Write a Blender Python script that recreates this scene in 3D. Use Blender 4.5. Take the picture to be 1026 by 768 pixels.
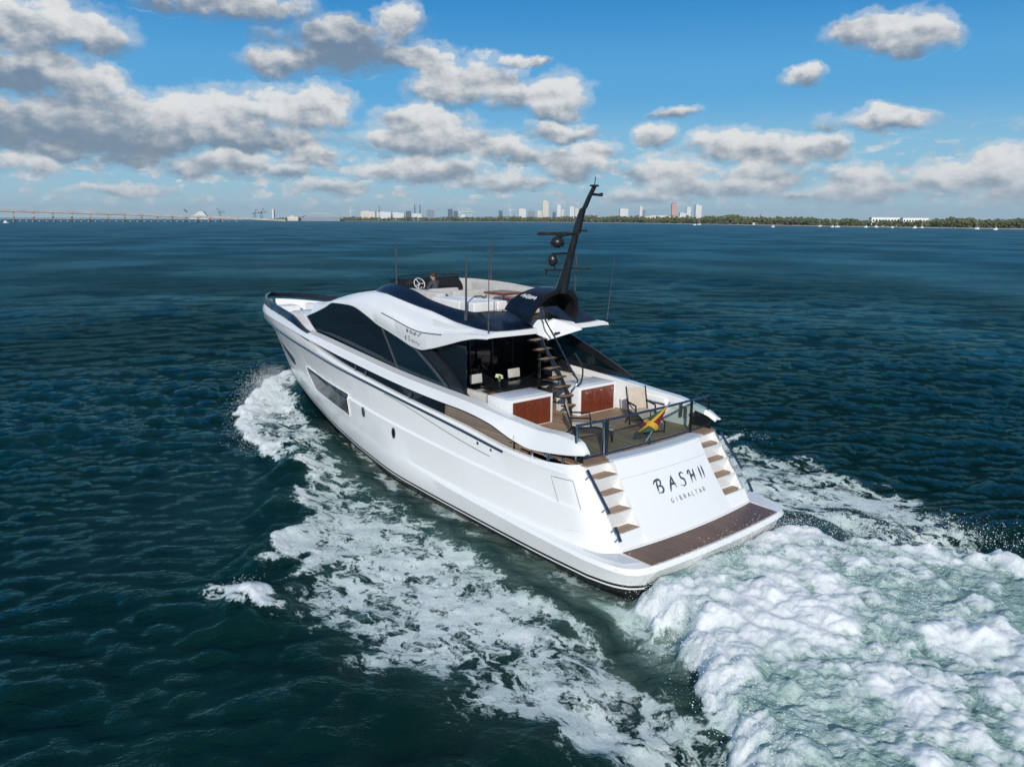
import bpy, bmesh, math, random
import numpy as np
from mathutils import Vector, Matrix

# ----------------------------------------------------------------- scene, camera, sky, sun, exposure
scene = bpy.context.scene
for o in list(bpy.data.objects):
    bpy.data.objects.remove(o)
col = scene.collection
rad = math.radians

CAM = Vector((-10.539, 14.254, 7.906))
YAW, PITCH, ROLL, FPX = -0.684788, 0.214919, 0.004642, 752.6
fw = Vector((math.cos(YAW) * math.cos(PITCH), math.sin(YAW) * math.cos(PITCH), -math.sin(PITCH)))
rt = Vector((math.sin(YAW), -math.cos(YAW), 0))
up = rt.cross(fw)
rt = (rt * math.cos(ROLL) + up * math.sin(ROLL)).normalized()
up = rt.cross(fw).normalized()
cam_d = bpy.data.cameras.new('camera')
cam_d.sensor_width = 36.0
cam_d.lens = 36.0 * FPX / 1026.0
cam_d.clip_start = 0.1
cam_d.clip_end = 60000
cam = bpy.data.objects.new('camera', cam_d)
M = Matrix(((rt.x, up.x, -fw.x), (rt.y, up.y, -fw.y), (rt.z, up.z, -fw.z))).to_4x4()
cam.matrix_world = Matrix.Translation(CAM) @ M
col.objects.link(cam)
scene.camera = cam


def direction(px, py):
    return (fw + rt * ((px - 513.0) / FPX) + up * ((384.0 - py) / FPX))


def ground(px, py, z=0.0):
    """real point at height z seen in that direction (used for laying out the far shore)"""
    d = direction(px, py)
    t = (z - CAM.z) / d.z
    return CAM + d * t


def far(px, depth):
    """ground point at a given distance along a compass bearing"""
    d = direction(px, 384)
    d = Vector((d.x, d.y, 0)).normalized()
    f = Vector((fw.x, fw.y, 0)).normalized()
    return Vector((CAM.x, CAM.y, 0)) + d * (depth / d.dot(f))


SUN_AZ, SUN_EL = rad(138), rad(25)
w = bpy.data.worlds.new('World')
scene.world = w
w.use_nodes = True

sun_d = bpy.data.lights.new('sun', 'SUN')
sun_d.energy = 3.9
sun_d.angle = rad(0.53)
sun_d.color = (1.0, 0.95, 0.88)
sun = bpy.data.objects.new('sun', sun_d)
sdir = Vector((math.cos(SUN_AZ) * math.cos(SUN_EL), math.sin(SUN_AZ) * math.cos(SUN_EL), math.sin(SUN_EL)))
sun.rotation_euler = sdir.to_track_quat('Z', 'Y').to_euler()
sun.location = (0, 0, 60)
col.objects.link(sun)

scene.view_settings.view_transform = 'Standard'
scene.view_settings.look = 'None'
scene.view_settings.exposure = 0.0
scene.view_settings.gamma = 1.0
scene.view_settings.use_curve_mapping = False
scene.render.engine = 'CYCLES'
scene.cycles.max_bounces = 6
scene.cycles.caustics_reflective = False
scene.cycles.caustics_refractive = False

# ----------------------------------------------------------------- node helpers


class NT:
    def __init__(s, nt):
        s.nt = nt
        s.nt.nodes.clear()

    def n(s, kind, **kw):
        nd = s.nt.nodes.new(kind)
        ins = kw.pop('ins', {})
        for k, v in kw.items():
            setattr(nd, k, v)
        for k, v in ins.items():
            s.set(nd.inputs[k], v)
        return nd

    def set(s, sock, v):
        if isinstance(v, bpy.types.NodeSocket):
            s.nt.links.new(v, sock)
        elif v is not None:
            sock.default_value = v

    def math(s, op, a, b=None, c=None, clamp=False):
        nd = s.nt.nodes.new('ShaderNodeMath')
        nd.operation = op
        nd.use_clamp = clamp
        s.set(nd.inputs[0], a)
        if b is not None:
            s.set(nd.inputs[1], b)
        if c is not None:
            s.set(nd.inputs[2], c)
        return nd.outputs[0]

    def vec(s, op, a, b=None, out=0):
        nd = s.nt.nodes.new('ShaderNodeVectorMath')
        nd.operation = op
        s.set(nd.inputs[0], a)
        if b is not None:
            s.set(nd.inputs[3 if op == 'SCALE' else 1], b)
        return nd.outputs[out]

    def noise(s, v, scale, detail=4, rough=0.55, dist=0.0):
        nd = s.n('ShaderNodeTexNoise', ins={'Scale': scale, 'Detail': detail, 'Roughness': rough, 'Distortion': dist})
        if v is not None:
            s.set(nd.inputs['Vector'], v)
        return nd.outputs[0]

    def smooth(s, v, lo, hi, tlo=0.0, thi=1.0):
        nd = s.n('ShaderNodeMapRange', interpolation_type='SMOOTHSTEP')
        for k, x in (('Value', v), ('From Min', lo), ('From Max', hi), ('To Min', tlo), ('To Max', thi)):
            s.set(nd.inputs[k], x)
        return nd.outputs[0]

    def mix(s, f, a, b):
        nd = s.nt.nodes.new('ShaderNodeMix')
        nd.data_type = 'RGBA'
        s.set(nd.inputs[0], f)
        for i, x in ((6, a), (7, b)):
            if isinstance(x, tuple) and len(x) == 3:
                x = x + (1.0,)
            s.set(nd.inputs[i], x)
        return nd.outputs[2]


# ----------------------------------------------------------------- world: Nishita sky with cumulus clouds
T = NT(w.node_tree)
sky = T.n('ShaderNodeTexSky', sky_type='NISHITA', sun_disc=False, sun_elevation=SUN_EL,
          sun_rotation=rad(90) - SUN_AZ, altitude=0.0, air_density=1.0, dust_density=0.3, ozone_density=2.5)
tc = T.n('ShaderNodeTexCoord')
dirv = tc.outputs['Generated']
sep = T.n('ShaderNodeSeparateXYZ', ins={0: dirv})
# rotated so that bearing zero is the yacht's heading turned by YAW
az = T.math('ARCTAN2', sep.outputs[1], sep.outputs[0])
el = T.math('ARCSINE', sep.outputs[2])
ae = T.n('ShaderNodeCombineXYZ', ins={0: az, 1: el, 2: 0.0}).outputs[0]


def bearing(px, py):
    d = direction(px, py).normalized()
    return math.atan2(d.y, d.x), math.asin(d.z)


# (x, y, rx, ry, weight, greyness) of each cloud as bearing/elevation
CLOUDS = [
    (30, 22, 62, 20, 1.0, .45), (90, 30, 34, 14, .9, .4), (225, 2, 75, 13, 1.0, .55),
    (345, 45, 66, 20, 1.05, 1.15), (285, 62, 36, 13, .85, .5), (400, 20, 22, 15, .95, .25), (412, 57, 42, 11, .9, .35),
    (50, 126, 82, 27, 1.15, 1.1), (125, 136, 58, 22, 1.05, 1.05), (35, 68, 45, 20, .9, .9), (85, 82, 32, 16, .95, .4), (110, 105, 46, 16, .9, .8),
    (172, 120, 34, 22, 1.05, .05), (232, 118, 42, 24, 1.05, .3), (302, 108, 46, 21, 1.05, .25), (245, 140, 75, 13, 1.05, .8), (330, 118, 24, 12, .9, .2),
    (62, 151, 34, 7, .9, .2), (18, 163, 22, 7, .9, .15), (42, 165, 18, 7, .85, .1),
    (468, 78, 48, 18, 1.0, .25), (450, 92, 38, 12, .9, .35), (556, 98, 30, 19, 1.05, .1), (515, 95, 30, 12, .9, .4),
    (425, 124, 44, 17, 1.0, .35), (440, 142, 55, 16, 1.0, .45), (392, 142, 30, 11, .85, .4), (428, 168, 56, 12, .95, .35), (380, 172, 26, 9, .9, .2),
    (225, 166, 50, 11, .95, .6), (312, 156, 28, 11, 1.0, .25), (135, 160, 26, 6, .85, .7), (280, 172, 30, 7, .85, .4),
    (655, 135, 20, 11, 1.0, .1), (560, 131, 34, 9, .9, .4), (505, 151, 32, 11, .95, .25), (545, 158, 40, 10, .9, .4), (590, 152, 26, 9, .9, .25), (575, 168, 36, 10, .9, .35),
    (512, 62, 18, 4, .75, .2), (533, 63, 12, 3, .7, .2),
    (742, 144, 44, 14, 1.0, .15), (780, 152, 50, 14, .95, .4), (818, 145, 26, 9, .9, .2), (672, 172, 34, 14, 1.0, .3), (690, 188, 36, 10, .85, .35),
    (766, 176, 40, 13, .95, .4), (865, 180, 28, 14, .95, .25), (875, 192, 40, 8, .85, .4), (750, 190, 32, 9, .9, .25),
    (875, 32, 34, 13, 1.0, .35), (912, 34, 32, 16, 1.0, .3), (803, 75, 17, 8, .95, .3), (880, 121, 46, 8, .9, .35), (674, 112, 21, 4, .75, .5),
    (1012, 158, 30, 11, 1.0, .15), (955, 178, 40, 13, .9, .3), (990, 176, 46, 12, .9, .25), (1020, 190, 34, 10, .85, .35),
    (500, 182, 44, 9, .85, .35), (120, 190, 40, 5, .75, .4), (330, 188, 34, 6, .8, .35), (640, 196, 34, 6, .8, .3), (820, 198, 40, 6, .75, .35),
]


def cloud_layer(coord):
    """density of the cumulus field and a blend of how grey and how low in its cloud a point is"""
    warp = T.n('ShaderNodeTexNoise', ins={'Vector': coord, 'Scale': 20.0, 'Detail': 7.0, 'Roughness': 0.6})
    wv = T.vec('SCALE', T.vec('SUBTRACT', warp.outputs['Color'], (0.5, 0.5, 0.5)), 0.062)
    c2 = T.vec('ADD', coord, T.vec('MULTIPLY', wv, (1.0, 0.62, 0.0)))
    dens = wsum = acc = None
    for (x, y, rx, ry, wt, gr) in CLOUDS:
        a, e = bearing(x, y)
        sx, sy = FPX / (rx * 1.12), FPX / (ry * 1.15)
        nd = T.nt.nodes.new('ShaderNodeVectorMath')
        nd.operation = 'MULTIPLY_ADD'
        T.set(nd.inputs[0], c2)
        nd.inputs[1].default_value = (sx, sy, 0)
        nd.inputs[2].default_value = (-a * sx, -e * sy, gr)
        d = nd.outputs[0]
        q = T.vec('DOT_PRODUCT', d, d, out=1)
        f = T.math('MULTIPLY_ADD', q, -wt, wt * (1 + gr * gr) + 0.35)
        dens = f if dens is None else T.math('MAXIMUM', dens, f)
        k = T.math('MAXIMUM', f, 0.0)
        k = T.math('MULTIPLY', k, k)
        v = T.vec('SCALE', d, k)
        wsum = k if wsum is None else T.math('ADD', wsum, k)
        acc = v if acc is None else T.vec('ADD', acc, v)
    wsum = T.math('MAXIMUM', wsum, 1e-4)
    s_ = T.n('ShaderNodeSeparateXYZ', ins={0: acc})
    return T.math('SUBTRACT', dens, 0.35), T.math('DIVIDE', s_.outputs[2], wsum), T.math('DIVIDE', s_.outputs[1], wsum)


dens, grey, hgt = cloud_layer(ae)
stretch = T.vec('MULTIPLY', ae, (1.0, 1.55, 1.0))
n1 = T.noise(stretch, 30.0, 8, 0.55)
n0 = T.noise(stretch, 22.0, 5, 0.55)
lit = T.noise(T.vec('ADD', stretch, (-0.007, 0.013, 0.0)), 22.0, 5, 0.55)
d1 = T.math('ADD', dens, T.math('MULTIPLY', T.math('SUBTRACT', n1, 0.5), 2.2))
alpha = T.math('MAXIMUM', T.smooth(d1, -0.05, 0.60), T.smooth(d1, -0.55, 0.15, 0.0, 0.38))
alpha = T.math('MULTIPLY', alpha, T.smooth(dens, -0.75, -0.15))
# bumps facing up are bright, hollows and flat bases grey
bump = T.math('MULTIPLY', T.math('SUBTRACT', n0, lit), 1.7)
shade = T.math('ADD', T.math('MULTIPLY', hgt, 0.66), 0.76)
shade = T.math('SUBTRACT', shade, T.math('MULTIPLY', grey, 0.62))
shade = T.math('ADD', shade, bump)
shade = T.smooth(shade, -0.1, 1.0)
ccol = T.mix(shade, (1.8, 2.3, 3.0), (7.9, 7.9, 7.8))
haze = T.smooth(el, 0.0, 0.08, 0.40, 0.0)
ccol = T.mix(haze, ccol, (4.3, 5.5, 6.4))
alpha = T.math('MULTIPLY', alpha, T.smooth(el, 0.0, 0.03, 0.25, 0.95))
alpha = T.math('MULTIPLY', alpha, T.smooth(shade, 0.0, 0.6, 0.9, 1.0))
hsv = T.n('ShaderNodeHueSaturation', ins={'Hue': 0.5, 'Saturation': 1.3, 'Value': 1.0, 'Color': sky.outputs[0]})
ramp = T.n('ShaderNodeValToRGB', ins={0: T.math('DIVIDE', el, rad(90), clamp=True)})
cr = ramp.color_ramp
cr.interpolation = 'EASE'
for k_, (p_, c_) in enumerate(((0.0, (.36, .565, .665)), (0.045, (.235, .51, .72)), (0.102, (.085, .37, .70)), (0.17, (.028, .25, .60)), (0.42, (.03, .17, .46)), (0.7, (.17, .30, .47)))):
    e_ = cr.elements[k_] if k_ < 2 else cr.elements.new(p_)
    e_.position = p_
    e_.color = c_ + (1,)
air = T.vec('SCALE', ramp.outputs[0], 10.0)
skyc = T.mix(T.smooth(el, rad(20), rad(80), 0.9, 0.4), hsv.outputs[0], air)
# low band of small broken puffs far away
far_n = T.noise(T.vec('MULTIPLY', ae, (1.0, 2.3, 1.0)), 34.0, 7, 0.58)
puff = T.math('MULTIPLY', T.smooth(far_n, 0.50, 0.60, 0.0, 0.85), T.math('MULTIPLY', T.smooth(el, 0.010, 0.03, 0.3, 1.0), T.smooth(el, 0.06, 0.125, 1.0, 0.0)))
skyc = T.mix(puff, skyc, T.mix(T.smooth(T.noise(T.vec('ADD', ae, (0.0, 0.01, 0.0)), 60.0, 4), 0.35, 0.65), (4.2, 5.0, 5.8), (7.2, 7.5, 7.7)))
# unseen broken cloud added overhead and behind the lens, makes ambient light less blue
ov = T.vec('SCALE', dirv, T.math('DIVIDE', 1.0, T.math('MAXIMUM', T.math('ADD', sep.outputs[2], 0.15), 0.05)))
ovn = T.noise(ov, 2.2, 6, 0.58)
skyc = T.mix(T.math('MULTIPLY', T.smooth(ovn, 0.44, 0.62, 0.0, 0.9), T.smooth(el, rad(24), rad(40))), skyc, (5.6, 5.8, 6.0))
final = T.mix(alpha, skyc, ccol)
bg = T.n('ShaderNodeBackground', ins={'Color': final, 'Strength': 0.10})
out = T.n('ShaderNodeOutputWorld')
T.nt.links.new(bg.outputs[0], out.inputs[0])

# ----------------------------------------------------------------- materials


def material(name):
    m = bpy.data.materials.new(name)
    m.use_nodes = True
    return m, NT(m.node_tree)


def pbr(name, color, rough=0.5, metal=0.0, coat=0.0, var=0.0, vscale=3.0, bump=0.0, bscale=40.0, spec=0.5, alpha=1.0):
    m, t = material(name)
    p = t.n('ShaderNodeBsdfPrincipled', ins={'Roughness': rough, 'Metallic': metal, 'Coat Weight': coat,
                                             'Specular IOR Level': spec, 'Alpha': alpha})
    pos = t.n('ShaderNodeNewGeometry').outputs['Position']
    c = tuple(color)
    if var:
        f = t.smooth(t.noise(pos, vscale, 5, 0.6), 0.3, 0.7)
        t.set(p.inputs['Base Color'], t.mix(f, tuple(x * (1 - var) for x in c), tuple(min(1, x * (1 + var)) for x in c)))
        t.set(p.inputs['Roughness'], t.smooth(t.noise(pos, vscale * 2.7, 4), 0.3, 0.7, max(0.02, rough * 0.8), min(1, rough * 1.25)))
    else:
        p.inputs['Base Color'].default_value = c + (1,)
    if bump:
        b = t.n('ShaderNodeBump', ins={'Strength': bump, 'Distance': 0.02, 'Height': t.noise(pos, bscale, 4)})
        t.nt.links.new(b.outputs[0], p.inputs['Normal'])
    o = t.n('ShaderNodeOutputMaterial')
    t.nt.links.new(p.outputs[0], o.inputs[0])
    return m


def teak(name, base, dark, axis=1, pitch=0.075, wet=0.0):
    """laid planks with dark caulking along one direction"""
    m, t = material(name)
    pos = t.n('ShaderNodeNewGeometry').outputs['Position']
    s = t.n('ShaderNodeSeparateXYZ', ins={0: pos})
    u = t.math('DIVIDE', s.outputs[axis], pitch)
    fr = t.math('FRACT', u)
    seam = t.math('LESS_THAN', fr, 0.13)
    idx = t.math('FLOOR', u)
    rnd = t.n('ShaderNodeTexWhiteNoise', noise_dimensions='1D', ins={'W': idx}).outputs[0]
    stretchv = (1.5, 22, 9) if axis == 1 else (22, 1.5, 9)
    grain = t.noise(t.vec('MULTIPLY', pos, stretchv), 3.0, 5, 0.6)
    big = t.smooth(t.noise(pos, 1.3, 4), 0.35, 0.68)
    v = t.math('ADD', t.math('MULTIPLY', grain, 0.45), t.math('MULTIPLY', rnd, 0.55))
    c = t.mix(v, tuple(x * 0.55 for x in base), tuple(x * 1.4 for x in base))
    c = t.mix(t.math('MULTIPLY', big, 0.45), c, dark)
    c = t.mix(seam, c, (0.03, 0.025, 0.02))
    p = t.n('ShaderNodeBsdfPrincipled', ins={'Base Color': c, 'Roughness': 0.62 - 0.35 * wet})
    b = t.n('ShaderNodeBump', ins={'Strength': 0.25, 'Distance': 0.005, 'Height': t.math('SUBTRACT', grain, t.math('MULTIPLY', seam, 1.0))})
    t.nt.links.new(b.outputs[0], p.inputs['Normal'])
    o = t.n('ShaderNodeOutputMaterial')
    t.nt.links.new(p.outputs[0], o.inputs[0])
    return m


def glass(name, tint, see=0.0, clear=(0.42, 0.55, 0.58)):
    m, t = material(name)
    pos = t.n('ShaderNodeNewGeometry').outputs['Position']
    p = t.n('ShaderNodeBsdfPrincipled', ins={'Base Color': tint + (1,), 'Roughness': 0.03, 'IOR': 1.5})
    b = t.n('ShaderNodeBump', ins={'Strength': 0.04, 'Distance': 0.05, 'Height': t.noise(pos, 1.2, 2)})
    t.nt.links.new(b.outputs[0], p.inputs['Normal'])
    o = t.n('ShaderNodeOutputMaterial')
    if see > 0:
        tr = t.n('ShaderNodeBsdfTransparent', ins={'Color': clear + (1,)})
        fr = t.n('ShaderNodeMixShader', ins={0: see, 1: p.outputs[0], 2: tr.outputs[0]})
        t.nt.links.new(fr.outputs[0], o.inputs[0])
    else:
        t.nt.links.new(p.outputs[0], o.inputs[0])
    return m


def gelcoat(name, color, grime=0.1):
    m, t = material(name)
    pos = t.n('ShaderNodeNewGeometry').outputs['Position']
    st = t.noise(t.vec('MULTIPLY', pos, (3.0, 3.0, 0.35)), 1.7, 5, 0.6)
    bl = t.noise(pos, 0.6, 4, 0.6)
    f = t.math('ADD', t.math('MULTIPLY', t.smooth(st, 0.45, 0.8), 0.6), t.math('MULTIPLY', t.smooth(bl, 0.4, 0.75), 0.4))
    c = t.mix(t.math('MULTIPLY', f, grime), color, (color[0] * 0.66, color[1] * 0.66, color[2] * 0.6))
    r = t.smooth(bl, 0.3, 0.7, 0.13, 0.24)
    p = t.n('ShaderNodeBsdfPrincipled', ins={'Base Color': c, 'Roughness': r, 'Coat Weight': 0.3, 'Coat Roughness': 0.06})
    b = t.n('ShaderNodeBump', ins={'Strength': 0.03, 'Distance': 0.2, 'Height': t.noise(pos, 0.7, 2)})
    t.nt.links.new(b.outputs[0], p.inputs['Normal'])
    o = t.n('ShaderNodeOutputMaterial')
    t.nt.links.new(p.outputs[0], o.inputs[0])
    return m


WHITE = gelcoat('white_gelcoat', (0.80, 0.80, 0.79))
NONSKID = pbr('nonskid_grey_white', (0.62, 0.64, 0.66), 0.6, var=0.06, vscale=4, bump=0.1, bscale=120)
BOOT = pbr('antifoul_black', (0.014, 0.015, 0.017), 0.3, var=0.3)
NAVY = pbr('navy_glossy', (0.004, 0.008, 0.019), 0.3, spec=0.25, var=0.15, vscale=1.5)
BLACK = pbr('black_carbon', (0.012, 0.013, 0.016), 0.32, coat=0.2, var=0.2, vscale=2)
MATTE = pbr('matte_black', (0.010, 0.010, 0.012), 0.7, var=0.2, spec=0.25)
DARKGREY = pbr('dark_grey_frame', (0.05, 0.055, 0.065), 0.4, var=0.15)
STEEL = pbr('stainless_steel', (0.55, 0.57, 0.60), 0.16, metal=1.0, var=0.05)
DARKSTEEL = pbr('bronze_steel', (0.12, 0.11, 0.10), 0.25, metal=1.0, var=0.1)
RAILBLUE = pbr('blue_grey_rail', (0.045, 0.07, 0.11), 0.25, metal=0.6, var=0.1)
TEAK = teak('teak_deck', (0.37, 0.24, 0.145), (0.23, 0.15, 0.095))
TEAKWET = teak('teak_wet', (0.15, 0.072, 0.040), (0.075, 0.036, 0.024), wet=0.75)
TEAKTREAD = teak('teak_tread', (0.36, 0.25, 0.17), (0.22, 0.15, 0.10), axis=0)
MAHOG = pbr('varnished_mahogany', (0.15, 0.030, 0.011), 0.28, coat=0.5, var=0.14, vscale=9)
CUSHION = pbr('pale_grey_cushion', (0.50, 0.48, 0.45), 0.85, var=0.07, vscale=5, bump=0.15, bscale=30)
WHITECUSH = pbr('white_cushion', (0.72, 0.71, 0.70), 0.8, var=0.05, vscale=4, bump=0.12, bscale=20)
SLING = pbr('beige_sling', (0.50, 0.42, 0.34), 0.85, var=0.08, vscale=8, bump=0.15, bscale=150)
GLASS = glass('dark_window', (0.006, 0.009, 0.013))
GLASSBLUE = glass('blue_window', (0.006, 0.014, 0.021))
GLASSTINT = glass('tinted_pane', (0.008, 0.016, 0.022), see=0.55)
GLASSCLEAR = glass('clear_pane', (0.03, 0.04, 0.05), see=0.9, clear=(0.86, 0.92, 0.90))
LETTER = pbr('lettering_blue_grey', (0.045, 0.065, 0.095), 0.35)
PALE = pbr('pale_mark', (0.55, 0.56, 0.57), 0.5)
BLUESHADE = pbr('shaded_blue_grey', (0.50, 0.55, 0.62), 0.5, var=0.05)  # pale grey tops, with the bluish dimness of low sun put into the colour
SEAM = pbr('seam_grey', (0.30, 0.31, 0.32), 0.5)
TEAKSHADED = teak('teak_half_shaded', (0.22, 0.165, 0.125), (0.15, 0.115, 0.09), axis=2)  # deck teak with its half shade put into the colour
SKIN = pbr('skin', (0.48, 0.25, 0.17), 0.55, var=0.08)
HAIR = pbr('dark_hair', (0.02, 0.014, 0.011), 0.6)
SHIRT = pbr('charcoal_shirt', (0.045, 0.05, 0.06), 0.85, var=0.2, vscale=12)
LEAF = pbr('stem_green', (0.09, 0.2, 0.05), 0.6, var=0.2)
PETAL = pbr('cream_petals', (0.75, 0.74, 0.52), 0.7, var=0.1, vscale=30)
# ----------------------------------------------------------------- mesh helpers


class MB:
    def __init__(s):
        s.v, s.f, s.m = [], [], []

    def grid(s, rows, mats=0, close=False, flip=False):
        """rows of equal length; mats is one index or one per strip between rows"""
        n = len(rows[0])
        b = len(s.v)
        for r in rows:
            s.v += [tuple(p) for p in r]
        for i in range(len(rows) - 1):
            mi = mats if isinstance(mats, int) else mats[i]
            for j in range(n - 1 + (1 if close else 0)):
                j2 = (j + 1) % n
                q = (b + i * n + j, b + i * n + j2, b + (i + 1) * n + j2, b + (i + 1) * n + j)
                s.f.append(q[::-1] if flip else q)
                s.m.append(mi)

    def poly(s, pts, m=0):
        b = len(s.v)
        s.v += [tuple(p) for p in pts]
        s.f.append(tuple(range(b, b + len(pts))))
        s.m.append(m)

    def prism(s, pts, ext, m=0, mside=None):
        """polygon pushed along a vector into a closed solid"""
        ext = Vector(ext)
        n = len(pts)
        b = len(s.v)
        s.v += [tuple(p) for p in pts]
        s.v += [tuple(Vector(p) + ext) for p in pts]
        s.f.append(tuple(range(b, b + n))[::-1])
        s.f.append(tuple(range(b + n, b + 2 * n)))
        s.m += [m, m]
        for i in range(n):
            j = (i + 1) % n
            s.f.append((b + i, b + j, b + n + j, b + n + i))
            s.m.append(m if mside is None else mside)

    def tube(s, pts, r, n=8, m=0, cap=True):
        pts = [Vector(p) for p in pts]
        k = len(pts)
        rs = [r] * k if not hasattr(r, '__len__') else list(r)
        prev = None
        rings = []
        for i, p in enumerate(pts):
            t = (pts[min(i + 1, k - 1)] - pts[max(i - 1, 0)]).normalized()
            if prev is None:
                a = Vector((0, 0, 1)) if abs(t.z) < 0.9 else Vector((1, 0, 0))
                x = t.cross(a).normalized()
            else:
                x = (prev - t * prev.dot(t)).normalized()
            prev = x
            y = t.cross(x)
            rings.append([p + (x * math.cos(2 * math.pi * q / n) + y * math.sin(2 * math.pi * q / n)) * rs[i] for q in range(n)])
        b = len(s.v)
        s.grid(rings, m, close=True)
        if cap:
            s.f.append(tuple(range(b, b + n))[::-1])
            s.f.append(tuple(range(b + (k - 1) * n, b + k * n)))
            s.m += [m, m]

    def box(s, c, size, rot=0.0, bevel=0.02, m=0, tilt=0.0, seg=2):
        """bevelled box; rot about z, tilt about its own y"""
        bm = bmesh.new()
        bmesh.ops.create_cube(bm, size=1.0)
        bmesh.ops.scale(bm, vec=size, verts=bm.verts)
        if bevel > 0:
            bv = min(bevel, min(size) * 0.45)
            bmesh.ops.bevel(bm, geom=list(bm.edges), offset=bv, segments=seg, affect='EDGES', profile=0.6)
        mt = Matrix.Translation(c) @ Matrix.Rotation(rot, 4, 'Z') @ Matrix.Rotation(tilt, 4, 'Y')
        bm.transform(mt)
        s.addbm(bm, m)

    def addbm(s, bm, m=0):
        b = len(s.v)
        bm.verts.ensure_lookup_table()
        for i, v in enumerate(bm.verts):
            v.index = i
            s.v.append(tuple(v.co))
        for f in bm.faces:
            s.f.append(tuple(b + v.index for v in f.verts))
            s.m.append(m)
        bm.free()

    def ball(s, c, r, sub=2, m=0, scale=(1, 1, 1)):
        bm = bmesh.new()
        bmesh.ops.create_icosphere(bm, subdivisions=sub, radius=1.0)
        bm.transform(Matrix.Translation(c) @ Matrix.Diagonal((r * scale[0], r * scale[1], r * scale[2], 1)))
        s.addbm(bm, m)

    def build(s, name, mats, parent=None, angle=38, smooth=True):
        me = bpy.data.meshes.new(name)
        me.from_pydata(s.v, [], s.f)
        for mt in (mats if isinstance(mats, (list, tuple)) else [mats]):
            me.materials.append(mt)
        me.polygons.foreach_set('material_index', s.m)
        if smooth:
            me.polygons.foreach_set('use_smooth', [True] * len(me.polygons))
            me.set_sharp_from_angle(angle=rad(angle))
        me.validate()
        me.update()
        o = bpy.data.objects.new(name, me)
        col.objects.link(o)
        if parent:
            o.parent = parent
            if parent.type == 'EMPTY' or True:
                o.matrix_parent_inverse = Matrix.Identity(4)
                if parent.get('_origin'):
                    pass
        return o


def pieces(mb, name, mats, parent=None, **kw):
    """one object for each separate piece of a mesh under construction"""
    root = list(range(len(mb.v)))

    def find(a):
        while root[a] != a:
            root[a] = root[root[a]]
            a = root[a]
        return a
    for f in mb.f:
        for q in f[1:]:
            root[find(q)] = find(f[0])
    groups = {}
    for f, m in zip(mb.f, mb.m):
        groups.setdefault(find(f[0]), []).append((f, m))
    out_ = []
    for fs in groups.values():
        used = sorted({q for f, m in fs for q in f})
        idx = {q: i for i, q in enumerate(used)}
        p = MB()
        p.v = [mb.v[q] for q in used]
        p.f = [tuple(idx[q] for q in f) for f, m in fs]
        p.m = [m for f, m in fs]
        out_.append(p.build(name, mats, parent, **kw))
    return out_


def tag(o, label=None, cat=None, group=None, kind=None):
    if label:
        o['label'] = label
    if cat:
        o['category'] = cat
    if group:
        o['group'] = group
    if kind:
        o['kind'] = kind
    return o


def thing(name, label, cat, loc=(0, 0, 0), rz=0.0, group=None):
    o = bpy.data.objects.new(name, None)
    o.empty_display_size = 0.2
    o.location = loc
    o.rotation_euler = (0, 0, rz)
    col.objects.link(o)
    return tag(o, label, cat, group)


def copy_tree(o, parent=None):
    c = o.copy()
    col.objects.link(c)
    if parent:
        c.parent = parent
    for ch in list(o.children):
        copy_tree(ch, c)
    return c


def pchip(xs, ys, x):
    xs, ys, x = np.asarray(xs, float), np.asarray(ys, float), np.asarray(x, float)
    h = np.diff(xs)
    d = np.diff(ys) / h
    m = np.zeros_like(ys)
    for i in range(1, len(xs) - 1):
        if d[i - 1] * d[i] > 0:
            w1, w2 = 2 * h[i] + h[i - 1], h[i] + 2 * h[i - 1]
            m[i] = (w1 + w2) / (w1 / d[i - 1] + w2 / d[i])
    m[0], m[-1] = d[0], d[-1]
    i = np.clip(np.searchsorted(xs, x) - 1, 0, len(xs) - 2)
    t = np.clip((x - xs[i]) / h[i], 0, 1)
    return ((2 * t**3 - 3 * t**2 + 1) * ys[i] + (t**3 - 2 * t**2 + t) * h[i] * m[i]
            + (-2 * t**3 + 3 * t**2) * ys[i + 1] + (t**3 - t**2) * h[i] * m[i + 1])


def curve3(pts, n):
    """smooth curve through 3D points, n samples"""
    p = np.array(pts, float)
    s = np.concatenate([[0], np.cumsum(np.linalg.norm(np.diff(p, axis=0), axis=1))])
    u = np.linspace(0, s[-1], n)
    return [tuple(q) for q in np.stack([pchip(s, p[:, k], u) for k in range(3)], 1)]


def mir(r):
    return [(p[0], -p[1], p[2]) for p in r]


# numpy gradient noise for the water surface
_rng = np.random.RandomState(7)
_perm = np.concatenate([_rng.permutation(512)] * 3)
_grad = np.stack([np.cos(np.arange(512) * 2.39996), np.sin(np.arange(512) * 2.39996)], 1)


def perlin(x, y, seed=0):
    xi, yi = np.floor(x).astype(int), np.floor(y).astype(int)
    xf, yf = x - xi, y - yi
    u, v = xf**3 * (xf * (xf * 6 - 15) + 10), yf**3 * (yf * (yf * 6 - 15) + 10)

    def g(ix, iy, fx, fy):
        k = _perm[(_perm[(ix + seed * 17) & 511] + iy) & 511]
        return _grad[k, 0] * fx + _grad[k, 1] * fy
    a, b = g(xi, yi, xf, yf), g(xi + 1, yi, xf - 1, yf)
    c, d = g(xi, yi + 1, xf, yf - 1), g(xi + 1, yi + 1, xf - 1, yf - 1)
    return ((a * (1 - u) + b * u) * (1 - v) + (c * (1 - u) + d * u) * v) * 1.5


def fbm(x, y, oct=4, seed=0, gain=0.5, lac=2.03):
    s, a = 0, 1.0
    for k in range(oct):
        s = s + a * perlin(x, y, seed + k)
        x, y, a = x * lac + 11.3, y * lac - 7.1, a * gain
    return s


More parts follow.
